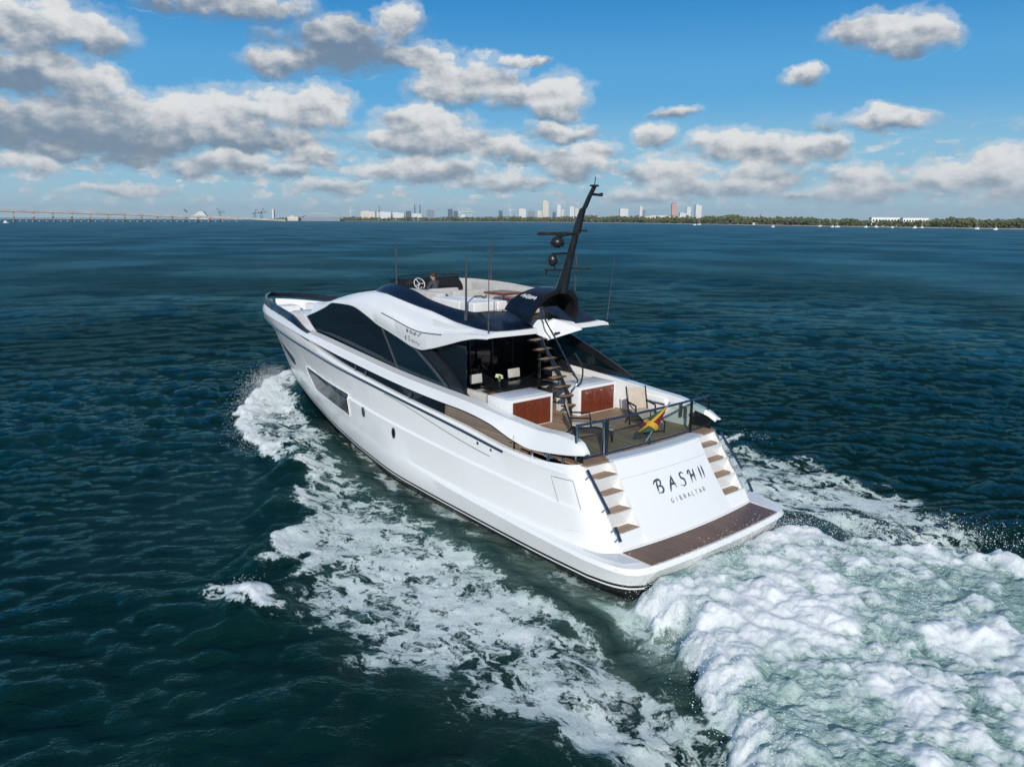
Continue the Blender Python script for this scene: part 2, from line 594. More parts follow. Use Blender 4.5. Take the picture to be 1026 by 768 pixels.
def billow(x, y, oct=4, seed=0, gain=0.5):
    """rounded lumps with creases between them"""
    s, a = 0, 1.0
    for k in range(oct):
        s = s + a * (np.abs(perlin(x, y, seed + k)) * 2 - 0.5)
        x, y, a = x * 2.03 + 5.7, y * 2.03 + 3.3, a * gain
    return s


def seg_dist(x, y, pts):
    """distance to a polyline and its parameter along it (0..1)"""
    best = np.full(x.shape, 1e9)
    par = np.zeros(x.shape)
    n = len(pts) - 1
    for i in range(n):
        ax, ay = pts[i][:2]
        bx, by = pts[i + 1][:2]
        t = np.clip(((x - ax) * (bx - ax) + (y - ay) * (by - ay)) / ((bx - ax)**2 + (by - ay)**2), 0, 1)
        d = np.hypot(x - ax - t * (bx - ax), y - ay - t * (by - ay))
        k = d < best
        best = np.where(k, d, best)
        par = np.where(k, (i + t) / n, par)
    return best, par


def sstep(lo, hi, x):
    t = np.clip((x - lo) / (hi - lo), 0, 1)
    return t * t * (3 - 2 * t)
# ----------------------------------------------------------------- the sea: one sheet to the horizon, waves and wake as real relief


def sea_material():
    m, t = material('sea_water')
    pos = t.n('ShaderNodeNewGeometry').outputs['Position']
    foam = t.n('ShaderNodeAttribute', attribute_name='foam').outputs['Fac']
    aer = t.n('ShaderNodeAttribute', attribute_name='aerated').outputs['Fac']
    # along and across the wind: ripples are longer across it
    wd = rad(148)
    along_ = t.vec('DOT_PRODUCT', pos, (math.cos(wd), math.sin(wd), 0.0), out=1)
    cross_ = t.math('MULTIPLY', t.vec('DOT_PRODUCT', pos, (-math.sin(wd), math.cos(wd), 0.0), out=1), 0.55)
    rip = t.n('ShaderNodeCombineXYZ', ins={0: along_, 1: cross_, 2: 0.0}).outputs[0]
    n1 = t.noise(rip, 1.35, 5, 0.64)
    n2 = t.noise(rip, 3.6, 6, 0.66)
    gust = t.smooth(t.noise(pos, 0.035, 3, 0.5), 0.36, 0.66, 0.4, 1.3)
    n3 = t.noise(t.vec('ADD', rip, (3.1, 1.7, 0.0)), 11.0, 4, 0.6)
    hgt = t.math('ADD', t.math('MULTIPLY', n1, 0.34), t.math('MULTIPLY', n2, 0.19))
    hgt = t.math('ADD', hgt, t.math('MULTIPLY', n3, 0.05))
    bump = t.n('ShaderNodeBump', ins={'Strength': gust, 'Distance': 1.0, 'Height': hgt})
    # where single waves are too small to be modelled they become roughness and a ruffled normal
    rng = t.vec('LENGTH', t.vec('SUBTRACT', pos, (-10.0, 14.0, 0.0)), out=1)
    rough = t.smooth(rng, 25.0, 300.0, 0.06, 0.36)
    q1 = t.n('ShaderNodeTexNoise', ins={'Vector': rip, 'Scale': 0.75, 'Detail': 5.0, 'Roughness': 0.62})
    tilt = t.vec('MULTIPLY', t.vec('SUBTRACT', q1.outputs['Color'], (0.5, 0.5, 0.5)), (1.0, 1.0, 0.0))
    tilt = t.vec('SCALE', tilt, t.math('MULTIPLY', t.smooth(rng, 10.0, 60.0, 0.25, 1.0), 1.05))
    nrm = t.vec('NORMALIZE', t.vec('ADD', bump.outputs[0], tilt))
    deep = t.mix(t.smooth(t.noise(pos, 0.12, 4), 0.35, 0.65), (0.0009, 0.0118, 0.0088), (0.0014, 0.0175, 0.0133))
    murk = t.mix(t.smooth(t.noise(pos, 0.8, 5, 0.65), 0.3, 0.75), (0.07, 0.12, 0.098), (0.21, 0.275, 0.24))
    pale = t.mix(t.smooth(t.noise(pos, 1.6, 6, 0.65), 0.3, 0.7), (0.22, 0.33, 0.29), (0.46, 0.56, 0.53))
    deep = t.mix(t.smooth(rng, 30.0, 160.0), deep, (0.0022, 0.026, 0.038))  # bluer far off: reflected sky put into the body colour
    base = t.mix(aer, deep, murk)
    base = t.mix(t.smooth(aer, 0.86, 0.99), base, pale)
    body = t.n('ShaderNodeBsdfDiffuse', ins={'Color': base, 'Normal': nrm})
    mirror = t.n('ShaderNodeBsdfGlossy', ins={'Color': (0.28, 0.60, 0.64, 1), 'Roughness': rough, 'Normal': nrm})
    fres = t.n('ShaderNodeFresnel', ins={'IOR': 1.333, 'Normal': nrm})
    water = t.n('ShaderNodeMixShader', ins={0: t.math('MINIMUM', fres.outputs[0], 0.60), 1: body.outputs[0], 2: mirror.outputs[0]})
    # foam: marbled lace where it is thin, closed and lumpy where it is thick
    wn = t.n('ShaderNodeTexNoise', ins={'Vector': pos, 'Scale': 1.1, 'Detail': 4.0, 'Roughness': 0.6})
    wp = t.vec('ADD', pos, t.vec('SCALE', t.vec('SUBTRACT', wn.outputs['Color'], (0.5, 0.5, 0.5)), 1.5))
    ws = t.vec('MULTIPLY', wp, (0.75, 1.25, 1.0))
    patch = t.noise(ws, 1.35, 8, 0.64)
    rid = t.math('ABSOLUTE', t.math('SUBTRACT', t.noise(ws, 1.15, 5, 0.55), 0.5))
    web = t.smooth(rid, 0.0, 0.11, 1.0, 0.0)
    rid2 = t.math('ABSOLUTE', t.math('SUBTRACT', t.noise(ws, 3.4, 5, 0.58), 0.5))
    web2 = t.smooth(rid2, 0.0, 0.10, 1.0, 0.0)
    lace = t.math('ADD', t.math('MULTIPLY', patch, 1.35), t.math('MULTIPLY', web, 0.30))
    lace = t.math('ADD', lace, t.math('MULTIPLY', web2, 0.17))
    v = t.math('ADD', t.math('MULTIPLY', foam, 1.25), t.math('SUBTRACT', lace, 1.62))
    fac = t.smooth(v, -0.10, 0.22)
    fac = t.math('MULTIPLY', fac, t.smooth(foam, 0.01, 0.12))
    fine = t.noise(pos, 13.0, 6, 0.7)
    mid_ = t.noise(pos, 3.0, 6, 0.62)
    thick = t.math('ADD', foam, t.math('ADD', t.math('MULTIPLY', fine, 0.45), t.math('MULTIPLY', mid_, 0.75)))
    fcol = t.mix(t.smooth(thick, 0.88, 1.75), (0.42, 0.54, 0.50), (0.83, 0.85, 0.84))
    fb = t.n('ShaderNodeBump', ins={'Strength': 0.40, 'Distance': 0.12, 'Height': t.math('ADD', fine, t.math('MULTIPLY', mid_, 1.6))})
    fsh = t.n('ShaderNodeBsdfPrincipled', ins={'Base Color': fcol, 'Roughness': 0.75, 'Specular IOR Level': 0.25, 'Subsurface Weight': 0.55, 'Subsurface Radius': (0.9, 1.0, 1.0), 'Subsurface Scale': 0.45})
    t.nt.links.new(fb.outputs[0], fsh.inputs['Normal'])
    mx = t.n('ShaderNodeMixShader', ins={0: fac, 1: water.outputs[0], 2: fsh.outputs[0]})
    o = t.n('ShaderNodeOutputMaterial')
    t.nt.links.new(mx.outputs[0], o.inputs[0])
    return m


SEA = sea_material()

# half breadth of the hull at the water, for the wake
HX = [-1.0, 0, 2, 5, 8.5, 11, 14, 17, 20, 22, 23.6, 24.4]
HY = [2.95, 3.1, 3.15, 3.12, 3.05, 2.8, 2.35, 1.8, 1.1, 0.55, 0.1, 0.0]
BOW_EDGE = [(24.6, 0.2), (23.4, 1.9), (21.6, 3.3), (19.6, 4.4), (17.4, 5.1), (15.0, 5.5), (12.6, 5.6)]
CREST = [(16.6, 2.75), (13.8, 4.15), (11.3, 5.4), (9.4, 6.4), (7.0, 7.75), (5.2, 8.8), (4.0, 9.6)]
CREST_FAR = [(4.0, 9.6), (0.0, 12.0), (-6, 15.5)]


def wake(x, y):
    """foam density, aerated water, relief and damping of the wind waves around the yacht (both sides)"""
    side = np.where(y > 0, 1.0, -1.0)
    ay = np.abs(y)
    sx = x + 40 * (side < 0)
    wob = fbm(sx * 0.5, ay * 0.5 + 9, 3, 3)
    wob2 = fbm(sx * 1.6, ay * 1.6 + 4, 3, 5)
    hull = pchip(HX, HY, np.clip(x, -1, 24.4))
    # bow wave edge and diverging crest as a function of x
    bex = np.array([p[0] for p in BOW_EDGE])[::-1]
    bey = np.array([p[1] for p in BOW_EDGE])[::-1]
    bow_y = np.where(x > 24.6, 0, pchip(bex, bey, np.clip(x, 12.6, 24.6)))
    cx = np.array([p[0] for p in CREST])[::-1]
    cy = np.array([p[1] for p in CREST])[::-1]
    crest_y = pchip(cx, cy, np.clip(x, 4.0, 16.6))
    outer = pchip([-30, -12, -6, -2.8, -0.6, 1, 3, 4.0], [6.2, 6.0, 7.2, 8.6, 9.3, 9.6, 9.65, 9.6], np.clip(x, -30, 4.0))
    crest_y = np.where(x < 4.0, outer, crest_y)
    scal = 0.30 * np.sin(sx * 2.3 + 1.5 * wob) * sstep(16, 11, x)
    e1 = crest_y + scal + 0.55 * wob + 0.25 * wob2
    inner = pchip([-30, -3, -0.6, 0.5, 2.5, 5.2, 7.4, 10, 13, 16.6], [4.9, 4.3, 3.8, 3.75, 3.65, 3.5, 3.45, 3.2, 2.8, 2.4], np.clip(x, -30, 16.6)) + 0.3 * wob
    # side band
    inside = sstep(0.0, 1.0, (e1 - ay) / np.where(x > 4.5, 0.7, 1.9)) * sstep(-0.25, 0.9, ay - inner) * sstep(17.2, 15.5, x)
    near_crest = np.exp(-((e1 - ay) / 0.8)**2) * (ay < e1 + 0.15) * sstep(2.5, 4.5, x)
    dens = 0.64 + 0.17 * fbm(sx * 0.30 + 3, ay * 0.42, 3, 8) + 0.20 * near_crest * (0.45 + 0.8 * np.sin(sx * 2.3 + 1.5 * wob))
    dens = dens * (0.62 + 0.38 * sstep(15.5, 12.5, x) + 0.3 * near_crest)
    f_side = inside * np.clip(dens, 0, 1) * sstep(-30, -8, x)
    # bow wash
    eb = bow_y + 0.3 * wob + 0.16 * wob2
    inb = sstep(0.0, 0.4, eb - ay) * sstep(10.0, 14.0, x) * sstep(24.9, 24.2, x)
    f_bow = inb * np.clip(0.62 + 0.18 * sstep(16, 20, x) + 0.16 * wob + 0.26 * np.exp(-((eb - ay) / 0.9)**2) - 0.45 * sstep(0.9, 0.0, ay - hull) * sstep(22.5, 20.5, x), 0, 1.1)
    # water dragged along the hull
    along = sstep(inner + 0.5, inner - 0.4, ay) * sstep(17.5, 14.0, x) * sstep(-9, -5, x)
    f_al = along * (0.56 + 0.22 * fbm(sx * 0.3, ay * 1.7, 4, 11) - 0.1 * sstep(8, 2, x))
    aer = along * (0.75 + 0.35 * fbm(sx * 0.4, ay * 0.8, 3, 14)) * (0.35 + 0.65 * sstep(14, 8, x))
    aer = np.maximum(aer, 0.5 * inside * sstep(1.5, 0, ay - inner) + 0.05 * inside)
    # propeller wash
    half = 2.95 + 0.62 * np.clip(-0.9 - x, 0, 12) + 0.14 * np.clip(-13 - x, 0, 80)
    es = half + 0.42 * wob + 0.22 * wob2
    st = sstep(0.0, 0.35, es - ay) * sstep(-0.55, -0.95, x)
    lum = billow(x * 0.42 + 0.35 * wob, y * 0.46, 4, 21, 0.42)
    lum2 = billow(x * 1.35, y * 1.35, 3, 27, 0.42)
    lum3 = billow(x * 3.4, y * 3.4, 3, 33, 0.5)
    hol = fbm(x * 0.26, y * 0.34 + 3, 3, 31)
    f_st = st * np.clip(0.80 + 0.34 * lum + 0.24 * lum2 - 0.42 * sstep(0.05, 0.55, hol) - 0.22 * sstep(-6, -14, x), 0.25, 1.25)
    aer = np.maximum(aer, st * 1.0)
    # the last breaking crest, off to the side
    lb = (y > 0) * np.exp(-(((x - 4.1) / 1.05)**2 + ((ay - 9.45 - 0.25 * (x - 4.1)) / 0.55)**2)) * (1 + 0.5 * wob2)
    f_lb = np.clip((1.15 + 0.5 * fbm(x * 1.3, ay * 1.3, 3, 51)) * lb, 0, 1)
    foam = np.maximum.reduce([f_side, f_bow, f_al, f_st, f_lb])
    # relief
    d = ay - crest_y - scal
    ridge = np.where(d > 0, np.exp(-(d / 0.55)**2), np.exp(-(d / 1.3)**2)) * sstep(17.0, 14.5, x)
    fade = sstep(0.0, 5.0, x)
    h = 0.30 * ridge * (0.12 + 0.88 * fade) * (0.75 + 0.35 * np.sin(sx * 2.3 + 1.5 * wob))
    h = h - 0.20 * along * sstep(14, 9, x) - 0.12 * inside * sstep(0.5, 2.5, e1 - ay)
    sheet = np.exp(-np.clip(ay - hull, 0, 9) / 1.1) * sstep(24.6, 23.6, x) * sstep(15.5, 21.5, x)
    h = h + 0.72 * sheet + 0.26 * inb * np.exp(-((eb - ay - 0.6) / 0.9)**2)
    h = h + inb * 0.09 * billow(sx * 1.1, ay * 1.1, 4, 41) * f_bow
    h = h + 0.11 * (f_side * (0.5 + billow(sx * 1.3, ay * 1.3, 3, 45))) * near_crest + 0.035 * f_side * wob2
    prof = pchip([-60, -16, -9, -5, -2.6, -1.4, -0.9, 0], [0, 0.14, 0.30, 0.40, 0.46, 0.50, 0.46, 0.3], np.clip(x, -60, 0))
    edge = sstep(0.0, 0.9, es - ay)
    h = h + st * (prof * edge + (0.11 + 0.042 * lum + 0.027 * lum2 + 0.015 * lum3) * (0.45 + 0.55 * edge) * sstep(-0.75, -1.4, x) + 0.06 * lum2)
    h = h + 0.17 * lb
    # hollow just outside the wash
    h = h - 0.28 * np.exp(-((ay - es - 0.9) / 0.9)**2) * sstep(-0.3, -1.6, x) * sstep(-14, -7, x)
    damp = 1 - 0.55 * np.clip(inside + along + st + inb, 0, 1)
    return np.clip(foam, 0, 1.3), np.clip(aer, 0, 1), h, damp


def sea_waves(x, y, spacing):
    rng = np.random.RandomState(4)
    h = np.zeros_like(x)
    n = 76
    for k in range(n):
        lam = 0.6 * (11.0 / 0.6)**(k / (n - 1.0)) * rng.uniform(0.92, 1.08)
        th = rad(148) + rng.normal(0, 0.62)
        a = 0.0088 * lam**0.46 * rng.uniform(0.6, 1.3)
        kk = 2 * math.pi / lam
        ph = kk * (x * math.cos(th) + y * math.sin(th)) + rng.uniform(0, 6.28)
        s = 0.5 + 0.5 * np.cos(ph + 0.5 * np.sin(ph * 0.31 + k))
        vis = sstep(2.2, 4.5, lam / spacing)
        h += a * vis * (2 * s**1.5 - 0.85)
    return h * (0.85 + 0.6 * perlin(x * 0.045, y * 0.03, 3) + 0.25 * perlin(x * 0.13, y * 0.1, 9))


def build_sea():
    # rings about the spot below the lens, fine where they are near, coarse far off: only a choice of mesh density
    rs = [0.05, 1.0, 2.2, 3.6, 5.0, 6.2, 7.2]
    r = 8.0
    while r < 12500:
        rs.append(r)
        pxs = 1.15 if r < 90 else (0.8 if r < 400 else 0.6)
        r += min(max(pxs * r * r / (FPX * 7.9), 0.02), r * 0.35)
    rs = np.array(rs)
    fine = np.linspace(rad(-40), rad(40), 1250)
    coarse = np.linspace(rad(40), rad(320), 90)[1:-1]
    th = np.concatenate([fine, coarse]) + YAW
    R, TH = np.meshgrid(rs, th, indexing='ij')
    X = CAM.x + R * np.cos(TH)
    Y = CAM.y + R * np.sin(TH)
    dr = np.gradient(rs)
    dth = np.gradient(np.concatenate([fine, coarse]))
    spacing = np.maximum(np.minimum(dr[:, None], 1e3) * 0.7, R * dth[None, :])
    foam, aer, h, damp = wake(X.ravel(), Y.ravel())
    Z = sea_waves(X, Y, np.maximum(spacing, 0.05)) * damp.reshape(X.shape) + h.reshape(X.shape)
    # keep the water out of the hull
    under = (np.abs(Y) < pchip(HX, HY, np.clip(X, -1, 24.4)) - 0.25) & (X > -0.6) & (X < 23.6)
    Z = np.where(under, np.minimum(Z, -0.25), Z)
    nr, nt = X.shape
    co = np.stack([X, Y, Z], -1)
    # normals of the whole sheet, so that the split below leaves no seam
    dR = np.gradient(co, axis=0)
    dT = np.roll(co, -1, axis=1) - np.roll(co, 1, axis=1)
    N = np.cross(dR, dT)
    N /= np.linalg.norm(N, axis=2, keepdims=True) + 1e-12
    N *= np.sign(N[..., 2:3] + 1e-9)
    i, j = np.meshgrid(np.arange(nr - 1), np.arange(nt), indexing='ij')
    j2 = (j + 1) % nt
    quads = np.stack([i * nt + j, (i + 1) * nt + j, (i + 1) * nt + j2, i * nt + j2], -1).reshape(-1, 4)
    co, N = co.reshape(-1, 3), N.reshape(-1, 3)
    fx, fy = co[quads[:, 0], 0], co[quads[:, 0], 1]
    fq = foam[quads[:, 0]]
    is_foam = (fq > 0.36) & (fx > -40)

    def part(name, faces, extra=None):
        used = np.unique(faces)
        remap = np.full(len(co), -1)
        remap[used] = np.arange(len(used))
        f = remap[faces]
        me = bpy.data.meshes.new(name)
        me.vertices.add(len(used))
        me.vertices.foreach_set('co', co[used].ravel())
        me.loops.add(f.size)
        me.loops.foreach_set('vertex_index', f.ravel().astype(np.int32))
        me.polygons.add(len(f))
        me.polygons.foreach_set('loop_start', np.arange(0, f.size, 4, dtype=np.int32))
        me.polygons.foreach_set('loop_total', np.full(len(f), 4, dtype=np.int32))
        me.polygons.foreach_set('use_smooth', np.ones(len(f), dtype=bool))
        me.update(calc_edges=True)
        for an, arr in (('foam', foam), ('aerated', aer)):
            at = me.attributes.new(an, 'FLOAT', 'POINT')
            at.data.foreach_set('value', arr[used].astype(np.float32))
        me.normals_split_custom_set_from_vertices(N[used].tolist())
        me.materials.append(SEA)
        o = bpy.data.objects.new(name, me)
        col.objects.link(o)
        return o
    wtr = part('water', quads[~is_foam])
    wtr['kind'] = 'structure'
    wf = part('wake_foam', quads[is_foam])
    tag(wf, 'white foam churned up along both sides and behind the motor yacht', kind='stuff')
    return wtr, wf


build_sea()
# ----------------------------------------------------------------- the motor yacht (x forward, y to port, z up; water at 0)
Y = thing('motor_yacht', 'large white motor yacht with dark side windows and black mast, running at speed', 'yacht')


def row(stern, xs, ys, zs, n=70, m=9):
    """one longitudinal line of the hull: a few rounded points at the stern, then smooth to the stem"""
    x1, xe = xs[0], xs[-1]
    u = np.linspace(0, 1, n)
    x = x1 + (xe - x1) * (1 - (1 - u)**1.6)
    body = np.stack([x, pchip(xs, ys, x), pchip(xs, zs, x)], 1)
    body[-1, 1] = max(body[-1, 1], 0.0)
    st = curve3(list(stern) + [tuple(body[0])], m)[:-1]
    return st + [tuple(p) for p in body]


def at(r, x):
    """y, z of a row at a given x"""
    a = np.array(r[9:])
    return float(np.interp(x, a[:, 0], a[:, 1])), float(np.interp(x, a[:, 0], a[:, 2]))


KEEL = row([(-0.6, 0.02, -0.8), (-0.4, 0.02, -0.8)], [0.5, 10, 15, 20, 22.6], [0.02, 0.02, 0.02, 0.02, 0.0], [-0.8, -0.9, -0.8, -0.2, 0.45])
CHINE = row([(-0.62, 2.45, -0.3), (-0.5, 2.62, -0.3)], [0.3, 8, 14, 18, 21, 23.4], [2.78, 2.75, 2.05, 1.3, 0.6, 0.0], [-0.3, -0.28, -0.1, 0.12, 0.45, 0.85])
BOOTL = row([(-0.75, 2.5, 0.0), (-0.6, 2.75, 0.0), (-0.2, 2.98, 0.0)], [0.4, 2, 5, 8.5, 11, 14, 17, 20, 22, 24.0],
            [3.10, 3.14, 3.12, 3.05, 2.80, 2.36, 1.82, 1.2, 0.7, 0.0], [0.0, 0.0, 0.02, 0.06, 0.14, 0.28, 0.52, 0.80, 0.98, 1.12])
BOOTM = [(p[0], p[1] * 1.003 + (0.004 if p[1] > 0 else 0), p[2] + 0.07) for p in BOOTL]
BOOTN = [(p[0], p[1] * 1.004 + (0.006 if p[1] > 0 else 0), p[2] + 0.11) for p in BOOTL]
BOOTT = [(p[0] + 0.06 * (p[0] > 22), p[1] * 1.006 + (0.01 if p[1] > 0 else 0), p[2] + 0.17) for p in BOOTL]
LEDGE = row([(-0.93, 2.35, 0.50), (-0.86, 2.74, 0.50), (-0.62, 3.02, 0.51), (-0.15, 3.18, 0.53)], [0.5, 2, 4, 8.5, 11, 14, 17, 20, 22, 24.5],
            [3.25, 3.26, 3.22, 3.12, 2.93, 2.56, 2.06, 1.45, 0.92, 0.0], [0.54, 0.56, 0.60, 0.78, 0.92, 1.10, 1.3, 1.52, 1.66, 1.78])
LEDGE2 = row([(-0.88, 2.33, 0.62), (-0.8, 2.70, 0.62), (-0.58, 2.97, 0.62), (-0.13, 3.12, 0.62)], [0.5, 2, 4, 8.5, 11, 14, 17, 20, 22, 24.55],
             [3.19, 3.20, 3.17, 3.10, 2.92, 2.57, 2.08, 1.47, 0.94, 0.0], [0.62, 0.64, 0.68, 0.86, 1.0, 1.18, 1.38, 1.6, 1.74, 1.86])
QUART = row([(0.02, 2.47, 0.63), (0.10, 2.62, 0.63), (0.32, 2.82, 0.63), (0.75, 2.95, 0.64)], [1.5, 3, 5, 8.5, 11, 14, 17, 20, 22, 24.58],
            [3.03, 3.08, 3.10, 3.09, 2.925, 2.58, 2.09, 1.48, 0.95, 0.0], [0.66, 0.68, 0.74, 0.90, 1.04, 1.22, 1.42, 1.64, 1.78, 1.9])
MID = row([(0.55, 2.47, 1.40), (0.64, 2.62, 1.40), (0.85, 2.80, 1.40), (1.15, 2.88, 1.42)], [1.8, 3, 5.7, 8.7, 12.7, 16.5, 19.5, 22.3, 24.2, 25.2],
          [2.94, 2.99, 3.06, 3.07, 2.88, 2.36, 1.78, 1.1, 0.5, 0.0], [1.42, 1.48, 1.6, 1.76, 2.02, 2.3, 2.46, 2.62, 2.68, 2.7])
MIDU = [(p[0], max(0.0, p[1] - 0.055 * float(sstep(18.0, 13.0, np.array(p[0])))) if p[1] > 0 else 0.0, p[2] + 0.06) for p in MID]
RUB = row([(1.02, 2.47, 2.02), (1.10, 2.60, 2.02), (1.28, 2.73, 2.03), (1.55, 2.79, 2.03)], [2.1, 3, 5.7, 8.7, 12.7, 16.5, 19.5, 22.3, 24.3, 25.4, 25.9],
          [2.82, 2.86, 2.94, 2.99, 2.91, 2.60, 2.15, 1.55, 0.93, 0.42, 0.0], [2.04, 2.10, 2.38, 2.65, 2.93, 3.20, 3.33, 3.42, 3.44, 3.44, 3.44])
SHEER = row([(1.30, 2.47, 2.37), (1.36, 2.56, 2.36), (1.50, 2.66, 2.34), (1.75, 2.71, 2.31)], [2.2, 2.6, 3.5, 5.4, 8.8, 12.0, 15.2, 17, 19.5, 22.5, 24.4, 25.6, 26.08],
            [2.75, 2.77, 2.80, 2.87, 2.95, 2.92, 2.73, 2.54, 2.18, 1.62, 0.96, 0.44, 0.0], [2.26, 2.22, 2.23, 2.45, 2.74, 3.04, 3.42, 3.58, 3.68, 3.74, 3.75, 3.74, 3.74])
RUBT = [(a[0] * .7 + b[0] * .3, (a[1] * .7 + b[1] * .3) * 1.012, a[2] * .62 + b[2] * .38) for a, b in zip(RUB, SHEER)]

b = MB()
rows = [KEEL, CHINE, BOOTL, BOOTM, BOOTN, BOOTT, LEDGE, LEDGE2, QUART, MID, MIDU, RUB, RUBT, SHEER]
mats = [1, 1, 1, 0, 1, 0, 0, 0, 0, 0, 0, 0, 0]
b.grid(rows, mats)
b.grid([mir(r) for r in rows], mats, flip=True)
# bottom transom under the platform
for r0, r1, mi in ((KEEL, CHINE, 1), (CHINE, BOOTL, 1), (BOOTL, BOOTT, 1), (BOOTT, LEDGE, 0), (LEDGE, LEDGE2, 0)):
    a0, a1 = r0[0], r1[0]
    k = 13
    f = lambda a: [(a[0] - 0.10 * (1 - (q / 6.0 - 1)**2), a[1] * (1 - q / 6.0), a[2]) for q in range(k)]
    b.grid([f(a0), f(a1)], mi)
hull = b.build('hull', [WHITE, BOOT], Y, angle=28)

# rub rail, spray rail and thin scored lines
b = MB()
for sgn in (1, -1):
    pts = [(p[0], (p[1] + 0.02) * sgn, p[2] - 0.015) for p in RUB[11:]]
    b.tube(pts, 0.033, 6)
pieces(b, 'rub_rail', RAILBLUE, Y)
b = MB()
for sgn in (1, -1):
    pts = []
    for x in np.linspace(4.2, 9.5, 14):
        y, z = at(RUB, x)
        y2, z2 = at(MID, x)
        t = 0.10 + 0.32 * sstep(9.5, 4.2, x)
        pts.append((x, (y + (y2 - y) * t + 0.006) * sgn, z + (z2 - z) * t))
    b.tube(pts, 0.007, 5)
pieces(b, 'scored_line', DARKGREY, Y)


def on_hull(px, ra, rb, t, off=0.0, sgn=1):
    ya, za = at(ra, px)
    yb, zb = at(rb, px)
    return (px, (ya + (yb - ya) * t + off) * sgn, za + (zb - za) * t)


def hull_y(x, z):
    pr = [at(r, x) for r in (BOOTT, LEDGE, LEDGE2, QUART, MID, MIDU, RUB, RUBT, SHEER)]
    zs = [p[1] for p in pr]
    return float(np.interp(z, zs, [p[0] for p in pr]))


def hull_panel(name, outline, mat, off, rim=None, parent=Y, sgn=1, nx=24):
    """panel following the hull side; outline = (x list, z bottom, z top)"""
    xs, zb, zt = outline
    xx = np.linspace(xs[0], xs[-1], nx)
    bb, tt = np.interp(xx, xs, zb), np.interp(xx, xs, zt)
    bm_ = MB()
    rws = []
    for q in np.linspace(0, 1, 15):
        rws.append([(x, (hull_y(x, b0 + (t0 - b0) * q) + off) * sgn, b0 + (t0 - b0) * q) for x, b0, t0 in zip(xx, bb, tt)])
    inner = [[(p[0], p[1] - 0.08 * sgn, p[2]) for p in r] for r in (rws[0], rws[-1])]
    bm_.grid(rws, 0)
    bm_.grid([inner[0], rws[0]], 0)
    bm_.grid([rws[-1], inner[1]], 0)
    o = bm_.build(name, mat, parent)
    if rim:
        bm_ = MB()
        loop = rws[0] + [r[-1] for r in rws[1:]] + rws[-1][::-1][1:] + [r[0] for r in rws[::-1]][1:]
        bm_.tube([(p[0], p[1] + 0.004 * sgn, p[2]) for p in loop], 0.018, 6)
        bm_.build('frame', rim, o)
    return o


for sgn in (1, -1):
    hw = ([12.1, 12.15, 12.7, 14.5, 15.9, 16.6], [1.34, 1.34, 1.38, 1.48, 1.54, 2.10], [2.12, 2.12, 2.15, 2.23, 2.30, 2.33])
    o = hull_panel('hull_window', hw, pbr('hull_glass', (0.03, 0.033, 0.038), 0.12, var=0.75, vscale=3.5) if sgn == 1 else o.data.materials[0], 0.022, WHITE, sgn=sgn)
    bo = ([18.9, 19.3, 19.9, 21.0, 22.2], [1.98, 1.90, 1.98, 2.22, 2.52], [2.22, 2.30, 2.38, 2.48, 2.58])
    hull_panel('bow_window', bo, DARKGREY, 0.008, None, sgn=sgn)
    for x, z in ((10.9, 1.75), (8.85, 1.52)):
        yy = hull_y(x, z)
        b = MB()
        ring = [(x + 0.09 * math.cos(a), (hull_y(x, z + 0.155 * math.sin(a)) + 0.012) * sgn, z + 0.155 * math.sin(a)) for a in np.linspace(0, 2 * math.pi, 25)]
        b.poly(ring[:-1])
        o = b.build('porthole', GLASS, Y)
        b = MB()
        b.tube(ring, 0.018, 6, cap=False)
        b.build('frame', DARKGREY, o)
    for x in (4.75, 4.2):
        y, z = at(RUB, x)
        b = MB()
        b.tube([(x, (y - 0.06) * sgn, z - 0.14), (x, (y + 0.02) * sgn, z - 0.14)], 0.05, 10)
        b.build('vent_fitting', STEEL, Y)
    # small raised emblem forward of midships
    b = MB()
    for k, (dx, hh) in enumerate(((0.0, 0.16), (0.13, 0.16), (0.26, 0.16))):
        x = 12.1 - dx
        y, z = at(RUB, x)
        b.box((x, (hull_y(x, z - 0.42) + 0.006) * sgn, z - 0.42), (0.07, 0.012, hh), bevel=0.003)
    pieces(b, 'hull_emblem', PALE, Y)

